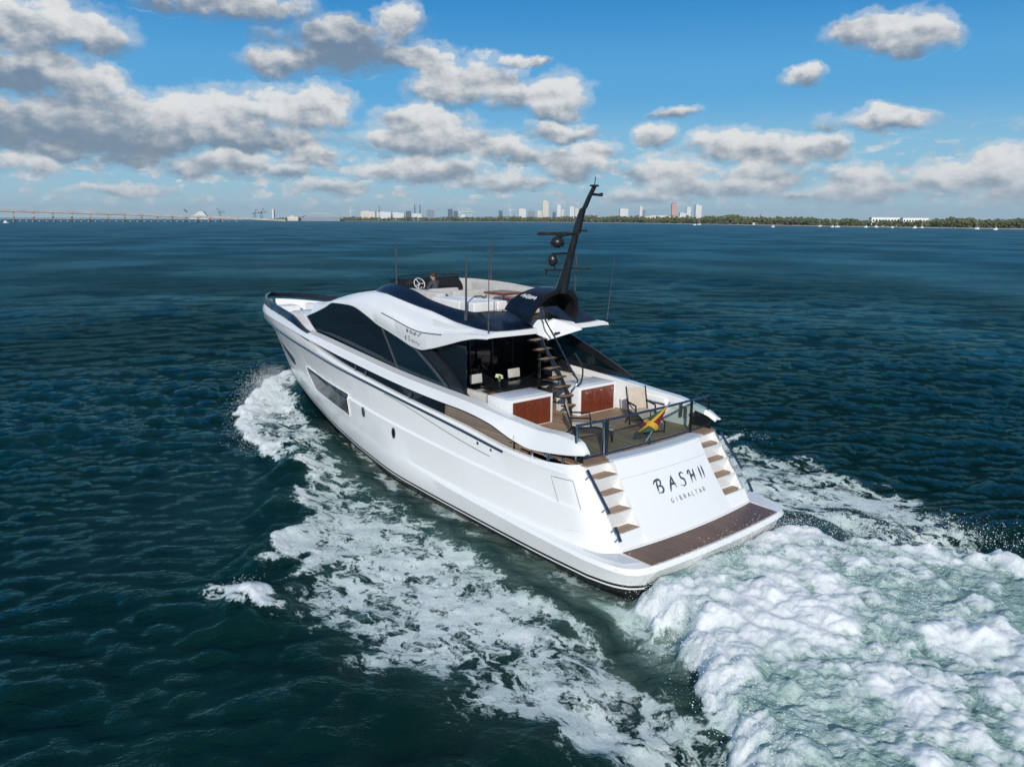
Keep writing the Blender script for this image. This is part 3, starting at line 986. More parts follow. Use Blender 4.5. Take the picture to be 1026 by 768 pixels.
# quarter hatch panel lines and handrails
for sgn in (1, -1):
    b = MB()
    q = [(1.32, 2.02), (0.70, 0.98), (1.28, 0.90), (1.98, 1.98)]
    loop = [(x, 0, z) for x, z in q]

    def qy(x, z):
        # surface of the rounded quarter at height z
        lo = [(p[0], p[1], p[2]) for p in QUART[:22]]
        f = np.clip((z - 0.63) / (2.02 - 0.63), 0, 1)
        pts = [(a[0] * (1 - f) + c[0] * f, a[1] * (1 - f) + c[1] * f) for a, c in zip(QUART[:22], RUB[:22])]
        return float(np.interp(x, [p[0] for p in pts], [p[1] for p in pts]))
    lp = []
    for i in range(4):
        (xa, za), (xb, zb) = q[i], q[(i + 1) % 4]
        for t in np.linspace(0, 1, 8)[:-1]:
            x, z = xa + (xb - xa) * t, za + (zb - za) * t
            lp.append((x, (qy(x, z) + 0.003) * sgn, z))
    b.tube(lp + [lp[0]], 0.011, 5, cap=False)
    o = b.build('quarter_hatch', SEAM, Y)
    b = MB()
    for (x0, z0, x1, z1) in ((1.10, 2.30, 0.36, 1.47), (0.18, 1.22, 0.0, 0.92)):
        p0, p1 = Vector((x0 - 0.03, 2.53 * sgn, z0)), Vector((x1 - 0.03, 2.53 * sgn, z1))
        b.tube([p0, p1], 0.035, 8)
    o = pieces(b, 'boarding_handrail', RAILBLUE, Y)[0]
    b = MB()
    for (x, z) in ((1.0, 2.16), (0.45, 1.54), (0.15, 1.16), (0.03, 0.97)):
        b.tube([(x + 0.03, 2.54 * sgn, z - 0.02), (x + 0.08, 2.57 * sgn, z - 0.09)], 0.022, 6)
    pieces(b, 'bracket', STEEL, o)

# ---- swim platform
b = MB()
for sgn in (1, -1):
    pass
outer = LEDGE2[:20]
pl = [(p[0], p[1], p[2] + 0.004) for p in outer]
xs_ = [p[0] for p in pl]
rws = []
for k in range(9):
    t = k / 8.0
    rws.append([(p[0] - 0.10 * (1 - (2 * t - 1)**2) * (1 if p[0] < -0.5 else max(0, 1 - (p[0] + 0.5) / 1.2)), p[1] * (1 - 2 * t), p[2]) for p in pl])
b.grid(rws, 0)
plat = b.build('swim_platform', WHITE, Y)
b = MB()
pad = []
for t in np.linspace(-1, 1, 15):
    pad.append((-0.84 - 0.10 * (1 - t * t), 2.42 * t))
front = [(-0.02 - 0.14 * (1 - t * t), 2.44 * t) for t in np.linspace(1, -1, 15)]
b.prism([(x, y, 0.630) for x, y in pad + front], (0, 0, 0.018))
b.build('teak_pad', TEAKWET, plat)
for sgn in (1, -1):
    b = MB()
    b.prism([(x, y * sgn, 0.629) for x, y in ((-0.62, 2.50), (-0.45, 2.86), (0.05, 3.0), (0.9, 3.04), (0.3, 2.92), (0.0, 2.55))], (0, 0, 0.010))
    b.build('nonskid_pad', NONSKID, plat)

# ---- transom: crowned centre panel between two flights of steps
b = MB()


def transom_x(y, z):
    f = (z - 0.63) / (2.36 - 0.63)
    return 0.0 + 1.22 * f + 0.06 * math.sin(math.pi * f) - 0.16 * (1 - (y / 2.45)**2)


PW = 1.62
rws = []
for z in np.linspace(0.63, 2.34, 14):
    rws.append([(transom_x(y, z), y, z) for y in np.linspace(PW, -PW, 17)])
b.grid(rws, 0)
for sgn in (1, -1):   # returns at the two sides of the panel
    b.grid([[(transom_x(PW, z), PW * sgn, z) for z in np.linspace(0.63, 2.34, 14)], [(1.45, PW * sgn, z) for z in np.linspace(0.63, 2.34, 14)]], 0)
tr = b.build('transom_panel', WHITE, Y)
b = MB()
zs_ = 1.93
b.tube([(transom_x(y, zs_) - 0.002, y, zs_) for y in np.linspace(PW, -PW, 21)], 0.008, 5)
b.build('panel_seam', PALE, tr)
b = MB()
b.tube([(transom_x(y, 0.66) - 0.03, y, 0.655) for y in np.linspace(2.42, -2.42, 31)], 0.03, 6)
b.build('foot_moulding', WHITE, tr)
STEPZ = [0.97, 1.34, 1.70, 2.05]
for sgn in (1, -1):
    b = MB()
    # stair body as one stepped solid
    prof = [(1.45, 0.60)]
    z0 = 0.63
    xprev = transom_x(2.0, 0.63) + 0.06
    prof = [(1.45, 0.62), (xprev - 0.02, 0.62)]
    for k, z in enumerate(STEPZ):
        prof += [(transom_x(2.0, z) - 0.05, z)]
        nxt = transom_x(2.0, (STEPZ + [2.36])[k + 1]) - 0.03 if k < 3 else 1.20
        prof += [(nxt + 0.06, z)]
    prof += [(1.26, 2.30), (1.45, 2.30)]
    b.prism([(x, (PW + 0.002) * sgn, z) for x, z in prof], (0, (2.47 - PW) * sgn, 0))
    st = b.build('transom_steps', WHITE, Y, angle=20)
    for k, z in enumerate(STEPZ):
        x0 = transom_x(2.0, z) - 0.03
        b = MB()
        x1 = x0 + 0.30
        b.prism([(x0, (PW + 0.04) * sgn, z + 0.003), (x0, 2.22 * sgn, z + 0.003), (x0 + 0.10, 2.38 * sgn, z + 0.003), (x1, 2.38 * sgn, z + 0.003), (x1, (PW + 0.12) * sgn, z + 0.003)], (0, 0, 0.014))
        b.build('tread', TEAKTREAD, st)
    # cheek beside the steps, up to the quarter
    b = MB()
    rws = []
    for z in np.linspace(0.63, 2.36, 12):
        f = (z - 0.63) / 1.73
        xq = float(np.interp(z, [0.63, 1.40, 2.02, 2.37], [0.02, 0.55, 1.02, 1.30]))
        rws.append([(xq - 0.005, 2.475 * sgn, z), (xq - 0.015, 2.43 * sgn, z), (xq + 0.42, 2.405 * sgn, z)])
    b.grid(rws, 0)
    b.build('step_cheek', WHITE, st)

# ---- name on the transom, brush strokes laid on the curved panel


def stroke(mb, pts, w0, place, taper=True):
    n = 14
    c = curve3([(p[0], p[1], 0) for p in pts], n)
    L, R_ = [], []
    for i in range(n):
        a, d = c[max(i - 1, 0)], c[min(i + 1, n - 1)]
        tx, ty = d[0] - a[0], d[1] - a[1]
        q = math.hypot(tx, ty) + 1e-9
        f = i / (n - 1.0)
        wd = w0 * (0.45 + 0.85 * math.sin(math.pi * min(1, f * 1.15))**0.8 if taper else 1.0)
        L.append(place(c[i][0] - ty / q * wd, c[i][1] + tx / q * wd))
        R_.append(place(c[i][0] + ty / q * wd, c[i][1] - tx / q * wd))
    mb.grid([L, R_], 0)


GLYPH = {
    'B': [[(.42, .98), (.30, .5), (.22, .02)], [(.0, .72), (.2, .95), (.62, 1.0), (.78, .80), (.62, .58), (.36, .50)], [(.36, .52), (.72, .48), (.80, .24), (.56, .02), (.22, .04)]],
    'A': [[(.02, -.12), (.25, .3), (.66, 1.02)], [(.64, 1.0), (.68, .5), (.82, .05)], [(.16, .34), (.45, .40), (.86, .36)]],
    'S': [[(.80, .86), (.62, 1.0), (.34, .88), (.36, .64), (.66, .42), (.66, .14), (.36, -.02), (.06, .14)]],
    'H': [[(.0, .66), (.14, .92), (.34, .98)], [(.34, .98), (.27, .5), (.14, .0)], [(.78, .98), (.66, .5), (.62, .02)], [(.16, .46), (.45, .52), (.82, .50)]],
    'I': [[(.16, 1.0), (.14, .5), (.08, .0)]],
}
CAPS = {
    'G': [[(.85, .82), (.5, 1.0), (.1, .75), (.1, .25), (.5, 0), (.88, .2)], [(.88, .2), (.88, .45)], [(.88, .46), (.55, .46)]],
    'I': [[(.5, 1), (.5, 0)]],
    'B': [[(.15, 1), (.15, 0)], [(.15, 1), (.65, .95), (.72, .72), (.6, .54), (.15, .52)], [(.15, .52), (.7, .48), (.82, .25), (.66, .03), (.15, 0)]],
    'R': [[(.15, 1), (.15, 0)], [(.15, 1), (.68, .96), (.78, .72), (.62, .5), (.15, .48)], [(.45, .48), (.82, 0)]],
    'A': [[(.05, 0), (.5, 1)], [(.5, 1), (.95, 0)], [(.22, .36), (.78, .36)]],
    'L': [[(.2, 1), (.2, 0)], [(.2, 0), (.8, 0)]],
    'T': [[(.5, 1), (.5, 0)], [(.08, 1), (.92, 1)]],
}


def write(mb, text, glyphs, u0, v0, adv, h, wd, pen, place, taper):
    for k, ch in enumerate(text):
        a = adv[k] if hasattr(adv, '__len__') else k * adv
        for s in glyphs.get(ch, []):
            stroke(mb, [(u0 + a + p[0] * wd, v0 + p[1] * h) for p in s], pen, place, taper)


def on_transom(u, v):
    # u to starboard from the middle, v up the slope
    z = 0.63 + v * 0.815
    return (transom_x(-u, z) - 0.007, -u, z - 0.004)


b = MB()
for ch_, a_ in zip('BASHII', [0.0, 0.46, 0.88, 1.30, 1.74, 1.87]):
    b = MB()
    write(b, ch_, GLYPH, -0.70 + a_, 1.02, 0.0, 0.34, 0.33, 0.024, on_transom, True)
    b.build('name_letter', LETTER, tr)
b = MB()
for q_, ch_ in enumerate('GIBRALTAR'):
    b = MB()
    write(b, ch_, CAPS, -0.36 + 0.158 * q_, 0.72, 0.0, 0.105, 0.085, 0.0085, on_transom, False)
    b.build('port_letter', LETTER, tr)

# ---- aft deck
b = MB()
xs_, = (np.linspace(1.30, 8.6, 20),)
edge = [(1.18 - 0.10 * (1 - t * t), 2.46 * t) for t in np.linspace(-1, 1, 13)]
b.prism([(x, y, 2.33) for x, y in edge + [(1.5, 2.6), (3.0, 2.68), (8.6, 2.3), (8.6, -2.3), (3.0, -2.68), (1.5, -2.6)]], (0, 0, 0.03))
deck = b.build('aft_deck', TEAK, Y)
b = MB()   # pale coaming strip along the stern
st_o = [(1.10 - 0.115 * (1 - t * t), 1.78 * t) for t in np.linspace(-1, 1, 15)]
st_i = [(1.40 - 0.10 * (1 - t * t), 1.62 * t) for t in np.linspace(1, -1, 15)]
b.prism([(x, y, 2.335) for x, y in st_o + st_i], (0, 0, 0.045))
b.build('stern_coaming', BLUESHADE, Y)

# side deck seen through the bulwark slots
for sgn in (1, -1):
    b = MB()
    o_, i_ = [], []
    for x in np.linspace(3.2, 16.2, 30):
        y, z = at(SHEER, x)
        o_.append((x, (y - 0.03) * sgn, z - 0.05))
        i_.append((x, (y - 0.85) * sgn, z - 0.05))
    b.grid([o_, i_], 0)
    b.build('side_deck', TEAK, Y)
    b = MB()   # upright panel added behind the open slot, coloured like half-shaded deck teak
    p0, p1 = [], []
    for x in np.linspace(3.35, 6.6, 12):
        y, z = at(SHEER, x)
        p0.append((x, (y - 0.16) * sgn, z - 0.06))
        p1.append((x, (y - 0.24) * sgn, z + 0.42))
    b.grid([p0, p1], 0)
    b.build('slot_fill_panel', TEAKSHADED, Y)
    b = MB()   # cap on the lower bulwark
    c0, c1 = [], []
    for x in np.linspace(1.6, 15.6, 34):
        y, z = at(SHEER, x)
        c0.append((x, (y + 0.004) * sgn, z + 0.004))
        c1.append((x, (y - 0.10) * sgn, z + 0.006))
    b.grid([c0, c1], 0)
    b.build('bulwark_cap', WHITE, Y)

# ---- upper bulwark ("wing"): lower edge, outer shoulder, inner shoulder
WX = [1.15, 1.45, 2.1, 2.9, 3.6, 4.4, 5.6, 6.9, 9.3, 12.3, 15.3, 16.5, 19.5, 22.5, 24.4, 25.4]
LY = [2.60, 2.66, 2.70, 2.74, 2.77, 2.80, 2.82, 2.82, 2.85, 2.84, 2.72, 2.585, 2.17, 1.61, 0.95, 0.36]
LZ = [2.62, 2.56, 2.46, 2.39, 2.50, 2.72, 2.85, 2.88, 3.02, 3.26, 3.50, 3.555, 3.675, 3.735, 3.745, 3.735]
TY = [2.53, 2.53, 2.50, 2.50, 2.52, 2.55, 2.56, 2.56, 2.56, 2.56, 2.56, 2.48, 2.06, 1.50, 0.84, 0.24]
TZ = [2.70, 2.86, 2.89, 2.84, 2.88, 2.93, 3.02, 3.07, 3.18, 3.42, 3.68, 3.76, 3.94, 4.04, 4.06, 4.05]
IY = [2.40, 2.30, 2.20, 2.18, 2.19, 2.20, 2.20, 2.20, 2.20, 2.20, 2.20, 2.18, 1.80, 1.26, 0.62, 0.08]
for sgn in (1, -1):
    xx = np.concatenate([np.linspace(1.15, 3.6, 14), np.linspace(3.9, 16.5, 34), np.linspace(17, 25.4, 24)])
    ly, lz, ty, tz, iy = (pchip(WX, a, xx) for a in (LY, LZ, TY, TZ, IY))
    mk = lambda yy, zz: [(x, y * sgn, z) for x, y, z in zip(xx, yy, zz)]
    if sgn < 0:   # she heels a little, the starboard side stands higher
        lift = 0.27 * sstep(1.2, 3.0, xx) * sstep(12.0, 7.0, xx)
        tz, lz = tz + lift, lz + lift
    floor = np.where(xx > 16.2, 3.46, np.where(xx > 6.2, tz - 0.3, 2.36))
    rows_ = [mk(ly - 0.16, lz + 0.03), mk(ly - 0.02, lz), mk(ly + 0.012, lz + 0.02), mk((ly * .55 + ty * .45) + 0.03, lz * .5 + tz * .5), mk(ty + 0.02, tz - 0.03),
             mk(ty - 0.02, tz), mk(iy + 0.02, tz + 0.015), mk(iy, tz), mk(iy - 0.03, np.where(xx < 1.9, tz - 0.10, np.minimum(floor, tz - 0.05)))]
    b = MB()
    b.grid(rows_, 0)
    b.poly([r[0] for r in rows_][::-1])
    b.poly([r[-1] for r in rows_])
    bw = b.build('upper_bulwark', WHITE, Y, angle=32)
    # smoked glass in the forward slot
    b = MB()
    g0, g1 = [], []
    for x in np.linspace(6.5, 15.6, 30):
        y, z = at(SHEER, x)
        yl, zl = float(pchip(WX, LY, [x])[0]), float(pchip(WX, LZ, [x])[0])
        g0.append((x, (y - 0.10) * sgn, z - 0.02))
        g1.append((x, (yl - 0.06) * sgn, zl + 0.05))
    b.grid([g0, g1], 0)
    b.build('bulwark_glass', GLASS, Y)
    b = MB()
    for x in (11.6, 10.9, 8.2):
        y, z = at(SHEER, x)
        b.box((x, (y - 0.07) * sgn, z + 0.06), (0.07, 0.04, 0.22), bevel=0.01)
    pieces(b, 'slot_post', DARKGREY, Y)
    # mooring recess aft: dark back and steel posts
    b = MB()
    r0 = [(x, (2.42 - 0.03 * (x > 2)) * sgn, 2.2) for x in np.linspace(1.32, 3.75, 8)]
    r1 = [(x, y, 2.72) for x, y, z in r0]
    b.grid([r0, r1], 0)
    b.poly([r0[-1], r1[-1], (3.45, 2.78 * sgn, 2.6), (3.45, 2.78 * sgn, 2.2)])
    b.build('mooring_recess', MATTE, Y)
    for x, rr in ((2.85, 0.045), (2.25, 0.055), (1.75, 0.04)):
        y, z = at(SHEER, x)
        b = MB()
        b.tube([(x, (y - 0.12) * sgn, z), (x, (y - 0.12) * sgn, z + 0.24)], rr, 10)
        if rr > 0.05:
            b.tube([(x - 0.16, (y - 0.12) * sgn, z + 0.13), (x + 0.16, (y - 0.12) * sgn, z + 0.13)], 0.03, 8)
        b.build('mooring_post', STEEL, Y)

# bow rail: dark cap board on short posts
for sgn in (1, -1):
    xx = np.concatenate([np.linspace(15.9, 22.5, 20), np.linspace(22.8, 25.75, 16)])
    tw = np.append(TY[:-1], [0.30, 0.0])
    txx = np.append(WX[:-1], [25.4, 25.80])
    ty = pchip(txx, tw, xx)
    tz = pchip(WX, TZ, np.clip(xx, 1.2, 25.4))
    up_ = sstep(15.8, 18.2, xx)
    mk = lambda dy, dz: [(x, max(0.0, y + dy) * sgn, z + q * dz) for x, y, z, q in zip(xx, ty, tz, up_)]
    b = MB()
    b.grid([mk(0.07, 0.09), mk(0.07, 0.12), mk(-0.06, 0.30), mk(-0.12, 0.31), mk(-0.14, 0.28), mk(-0.02, 0.09), mk(0.07, 0.09)], [0, 0, 1, 1, 0, 0])
    br = b.build('bow_rail', [NAVY, DARKSTEEL], Y)
    b = MB()
    for x in (18.5, 20.0, 21.5, 23.0, 24.3, 25.2):
        y = float(pchip(txx, tw, [x])[0])
        z = float(pchip(WX, TZ, [x])[0])
        b.tube([(x, (y - 0.03) * sgn, z - 0.02), (x, (y - 0.01) * sgn, z + 0.14)], 0.025, 6)
    pieces(b, 'post', STEEL, br)
b = MB()
fx = np.linspace(15.8, 25.4, 20)
fy = pchip(WX, IY, fx)
b.grid([[(x, y, 3.47) for x, y in zip(fx, fy)], [(x, 0, 3.50) for x in fx], [(x, -y, 3.47) for x, y in zip(fx, fy)]], 0)
b.build('foredeck', NONSKID, Y)
# foredeck lounge
b = MB()
b.box((24.0, 0.0, 3.66), (0.9, 1.1, 0.40), bevel=0.06)
b.box((22.6, -0.95, 3.72), (1.6, 0.5, 0.52), bevel=0.06)
b.box((22.6, 0.95, 3.64), (1.6, 0.5, 0.36), bevel=0.06)
pieces(b, 'bow_seat', WHITECUSH, Y)
b = MB()
b.box((20.4, -1.25, 3.82), (1.7, 0.5, 0.70), bevel=0.07)
b.box((18.8, -0.2, 3.80), (1.5, 2.4, 0.62), bevel=0.08)
pieces(b, 'bow_sofa', CUSHION, Y)
b = MB()
b.box((21.1, 0.1, 3.86), (1.0, 0.75, 0.05), bevel=0.02)
b.tube([(21.1, 0.1, 3.5), (21.1, 0.1, 3.84)], 0.06, 8)
b.build('bow_table', TEAK, Y)
b = MB()
b.box((23.6, 1.02, 3.72), (0.5, 0.22, 0.34), bevel=0.04)
b.tube([(24.7, 0.25, 3.5), (24.7, 0.25, 3.78)], 0.08, 10)
pieces(b, 'anchor_windlass', RAILBLUE, Y)
# ----------------------------------------------------------------- superstructure
def gy(x, z):
    return 2.20 - (z - 3.0) * 0.075 - 0.02 * max(0.0, x - 13.0)


SIDE = [(17.15, 4.19), (16.6, 4.33), (16.0, 4.50), (15.4, 4.69), (14.8, 4.90), (14.1, 4.96), (13.4, 4.94), (12.6, 4.80), (12.0, 4.66), (11.4, 4.48), (10.6, 4.37), (9.7, 4.23), (9.0, 4.12)]
_s = [(0.0, *SIDE[0])]
for _p in SIDE[1:]:
    _s.append((_s[-1][0] + math.hypot(_p[0] - _s[-1][1], _p[1] - _s[-1][2]), *_p))
_u = np.linspace(0, [q[0] for q in _s if q[1] >= 11.39][-1], 30)
ARC = list(zip(pchip([q[0] for q in _s], [q[1] for q in _s], _u), pchip([q[0] for q in _s], [q[2] for q in _s], _u)))
for sgn in (1, -1):
    P3 = lambda x, z, d=0.0: (x, (gy(x, z) + d) * sgn, z)
    # forward window: from the tip to the slanted mullion
    fwd = [(9.95, 3.14), (10.4, 3.10), (12.75, 3.17), (14.5, 3.36), (15.9, 3.58), (16.5, 3.86)] + ARC + [(11.06, 4.42)]
    b = MB()
    b.prism([P3(x, z, -0.05) for x, z in fwd], (0, 0.05 * sgn, 0))
    o = b.build('side_window', GLASS, Y, smooth=False)
    # aft pane between mullion and slanting strut
    aft = [(9.87, 3.16), (11.0, 4.40), (10.0, 4.28), (9.0, 4.12), (7.9, 3.62), (6.9, 3.06), (7.6, 3.04)]
    b = MB()
    b.prism([P3(x, z, -0.05) for x, z in aft], (0, 0.05 * sgn, 0))
    b.build('aft_side_window', GLASSBLUE if sgn > 0 else GLASSTINT, Y, smooth=False)
    b = MB()
    b.tube([P3(11.08, 4.40, 0.005), P3(9.9, 3.13, 0.005)], 0.035, 6)
    b.tube([P3(9.9, 4.22, 0.01), P3(9.0, 4.02, 0.01), P3(8.0, 3.55, 0.01), P3(7.15, 3.10, 0.01)], 0.05, 6)
    b.tube([P3(9.85, 3.13, 0.01), P3(8.6, 3.06, 0.01), P3(7.1, 3.04, 0.01)], 0.04, 6)
    b.build('window_frame', DARKGREY, o)
    # slanting strut
    if sgn < 0:
        for poly_, nm_, mt_ in (([(7.6, 4.62), (6.5, 4.28), (5.5, 3.95), (4.7, 3.66), (4.0, 3.38), (4.35, 3.36), (5.4, 3.68), (6.4, 4.0), (7.6, 4.40)], 'slanting_strut', BLACK),
                                ([(8.2, 3.62), (6.4, 3.50), (4.6, 3.40), (4.2, 3.30), (6.4, 3.30), (8.2, 3.36)], 'strut_sill', BLACK),
                                ([(7.6, 4.40), (6.4, 4.0), (5.4, 3.68), (4.6, 3.41), (6.4, 3.50), (7.9, 3.60)], 'strut_pane', GLASSTINT)):
            b = MB()
            b.prism([(x, -2.30, z) for x, z in poly_], (0, 0.08 if mt_ is BLACK else 0.03, 0))
            b.build(nm_, mt_, Y, smooth=False)
    st = [(9.25, 4.16), (8.15, 4.12), (7.5, 3.80), (6.85, 3.42), (6.3, 3.05), (5.95, 2.88), (6.5, 2.88), (7.0, 3.02), (7.95, 3.60), (8.6, 3.95)]
    b = MB()
    b.prism([P3(x, z, -0.10) for x, z in st], (0, 0.10 * sgn, 0))
    b.build('slanting_strut', BLACK, Y, smooth=False)
    b = MB()   # dark coach side below the window
    b.grid([[P3(x, 2.35, -0.08) for x in np.linspace(6.9, 16.2, 12)], [P3(x, 3.2 + 0.07 * max(0, x - 10.3), -0.08) for x in np.linspace(6.9, 16.2, 12)]], 0)
    b.build('coach_side', BLACK, Y)
    # white front pillar
    b = MB()
    pil = [(17.15, 4.19), (16.55, 3.86), (15.95, 3.57), (16.4, 3.50), (18.6, 3.45), (19.0, 4.00), (18.6, 4.22), (17.4, 4.26)]
    b.prism([(x, (1.96 - 0.02 * max(0, x - 16)) * sgn, z) for x, z in pil], (0, 0.16 * sgn, 0))
    b.build('front_pillar', WHITE, Y)
b = MB()
b.box((17.6, 0, 3.83), (2.7, 3.8, 0.80), bevel=0.12)
b.build('forward_coachroof', WHITE, Y)

# roof shell
RX = [5.15, 5.6, 6.2, 7.0, 8.0, 8.5, 9.0, 9.7, 10.6, 11.4, 12.0, 13.4, 14.8, 15.5, 16.55, 17.2]
ZL = [4.79, 4.75, 4.63, 4.41, 4.15, 4.06, 4.09, 4.22, 4.38, 4.50, 4.67, 4.94, 4.90, 4.67, 4.35, 4.20]
ZS = [4.955, 4.965, 4.985, 5.02, 5.15, 5.22, 5.26, 5.34, 5.44, 5.50, 5.50, 5.36, 5.08, 4.90, 4.52, 4.32]
YA = [2.33, 2.34, 2.34, 2.33, 2.31, 2.30, 2.28, 2.25, 2.20, 2.14, 2.11, 2.06, 2.03, 2.01, 1.97, 1.93]
xx = np.unique(np.concatenate([np.linspace(5.15, 6.2, 6), np.linspace(6.2, 12.2, 34), np.linspace(12.2, 17.2, 26)]))
zl, zs, ya = pchip(RX, ZL, xx), pchip(RX, ZS, xx), pchip(RX, YA, xx)
gro = 0.10 * sstep(12.0, 9.5, xx) * sstep(5.3, 6.6, xx)
dz = zs - zl
for sgn in (1, -1):
    mk = lambda yy, zz: [(x, y * sgn, z) for x, y, z in zip(xx, yy, zz)]
    inner_z = np.where(xx > 12.3, zs + 0.05, 4.945)
    R_ = [mk(np.full_like(xx, 0.55), np.maximum(zl, 4.70) + 0 * xx), mk(ya - 0.30, np.maximum(zl + 0.02, 4.68)), mk(ya - 0.08, zl + 0.015), mk(ya - 0.015, zl), mk(ya, zl + 0.02),
          mk(ya - 0.02, zl + dz * 0.46), mk(ya - 0.06 - gro * 0.6, zl + dz * 0.55), mk(ya - 0.12 - gro, zl + dz * 0.66), mk(ya - 0.22, zl + dz * 0.88), mk(ya - 0.30, zl + dz * 0.97), mk(ya - 0.40, zs),
          mk(np.full_like(xx, 1.5), np.where(xx > 12.3, zs + 0.03, zs - 0.02 * (xx < 5.3))), mk(np.full_like(xx, 0.55), inner_z)]
    b = MB()
    b.grid(R_, 0)
    b.poly([r[0] for r in R_])
    roof = b.build('roof', WHITE, Y, angle=40)
    # thin scored line and script on the roof's drooping ear
    b = MB()
    pts = [(x, (float(np.interp(x, xx, ya)) - 0.005) * sgn, float(np.interp(x, xx, zl)) + float(np.interp(x, xx, dz)) * 0.47) for x in np.linspace(11.0, 7.3, 16)]
    b.tube(pts, 0.014, 5)
    b.build('scored_line', DARKGREY, roof)
    b = MB()

    def on_ear(u, v):
        x = 9.30 - u if sgn > 0 else 7.9 + u
        return (x, (float(np.interp(x, xx, ya)) + 0.006) * sgn, float(np.interp(x, xx, zl)) + v)
    h_ = 0.20
    for (u0, v0, sq) in ((0.0, 0.36, [(0, .1), (.2, .9), (.3, .1), (.55, .8), (.6, .1)]), (0.2, 0.36, [(0, .2), (.3, .9), (.5, .2), (.8, .8), (1., .1)]),
                         (0.42, 0.36, [(0, .1), (.4, .8), (.5, .1), (.9, .9), (1.2, .4)]), (0.66, 0.38, [(0, .5), (.4, .1), (.9, .7), (1.5, .6)]),
                         (-0.1, 0.10, [(0, .3), (.4, 1.0), (.2, .0), (.7, .3)]), (0.12, 0.13, [(0, .9), (.3, 1.1), (.2, .1), (.7, .5)]), (0.3, 0.13, [(0, .2), (.5, .6), (.6, .2), (1.1, .5), (1.3, .1)]), (0.55, 0.13, [(0, .2), (.4, .5), (.8, .1), (1.4, .35)])):
        stroke(b, [(u0 + p[0] * 0.2, v0 + p[1] * h_ * 0.8) for p in sq], 0.009, on_ear, True)
    b.build('roof_script', LETTER, roof)
# middle of the roof, forward of the stair opening, and the windscreen
b = MB()
k = xx >= 6.3
b.grid([[(x, y, z) for x, z in zip(xx[k], np.where(xx[k] > 12.3, zs[k] + 0.05, 4.945))] for y in (0.56, 0.0, -0.56)], 0)
b.grid([[(x, y, z) for x, z in zip(xx[k], np.maximum(zl[k], 4.70))] for y in (0.56, 0.0, -0.56)], 0)
b.build('roof_centre', WHITE, Y)
b = MB()
k = (xx > 12.6)
b.grid([[(x, y, z + 0.07) for x, z in zip(xx[k], zs[k])] for y in (1.45, 0.7, 0, -0.7, -1.45)], 0)
b.build('windscreen', GLASS, Y)

# saloon bulkhead and the shaded space under the roof
b = MB()
b.box((8.55, 0, 3.53), (0.08, 4.1, 2.34), bevel=0.01)
sb = b.build('saloon_door_glass', GLASS, Y)
b = MB()
for yy in (-1.3, -0.45, 0.45, 1.3):
    b.box((8.49, yy, 3.53), (0.05, 0.06, 2.30), bevel=0.01)
pieces(b, 'door_frame', BLACK, sb)
b = MB()
b.box((7.5, 2.02, 3.4), (2.0, 0.05, 2.0), bevel=0.01)
b.box((7.9, -2.02, 3.4), (1.2, 0.05, 2.0), bevel=0.01)
pieces(b, 'saloon_side', GLASS, Y)
b = MB()
b.tube([(6.8, -1.0, 2.36), (6.8, -1.0, 4.72)], 0.05, 8)
pieces(b, 'roof_post', BLACK, Y)
b = MB()
b.box((6.75, 1.62, 2.62), (2.0, 0.62, 0.5), bevel=0.05)
b.box((6.75, 1.90, 2.98), (2.0, 0.16, 0.34), bevel=0.05)
pieces(b, 'port_settee', CUSHION, Y)
b = MB()
b.box((6.4, -1.72, 2.62), (1.6, 0.62, 0.5), bevel=0.05)
b.box((6.4, -1.98, 2.98), (1.6, 0.16, 0.34), bevel=0.05)
pieces(b, 'starboard_settee', CUSHION, Y)
b = MB()
b.box((6.35, 0.25, 3.06), (1.0, 2.1, 0.05), bevel=0.02)
b.tube([(6.35, 0.7, 2.36), (6.35, 0.7, 3.05)], 0.07, 8)
b.tube([(6.35, -0.3, 2.36), (6.35, -0.3, 3.05)], 0.07, 8)
b.build('dining_table', BLACK, Y)

# wet-bar cabinets with varnished doors
for sgn in (1, -1):
    b = MB()
    b.box((4.98, 1.28 * sgn, 2.78), (0.96, 1.56, 0.84), bevel=0.03)
    cb = b.build('bar_cabinet', WHITE, Y)
    b = MB()
    b.box((5.0, 1.28 * sgn, 3.207), (0.66, 1.36, 0.014), bevel=0.005)
    b.build('worktop', BLUESHADE, cb)
    for c0, wd in ((0.80, 0.44), (1.25, 0.44), (1.70, 0.44)):
        b = MB()
        b.box((4.495, c0 * sgn + 0.02 * sgn, 2.76), (0.03, wd, 0.72), bevel=0.004)
        dr = b.build('cabinet_door', MAHOG, cb)
        b = MB()
        b.tube([(4.478, (c0 + 0.17) * sgn, 3.02), (4.462, (c0 + 0.17) * sgn, 3.02)], 0.02, 8)
        b.build('latch', STEEL, dr)
    if sgn > 0:
        b = MB()
        for dx in (0.0, 0.14):
            b.tube([(4.95 + dx, 2.055, 2.92), (4.95 + dx, 2.075, 2.92)], 0.035, 10)
        pieces(b, 'socket', PALE, cb)
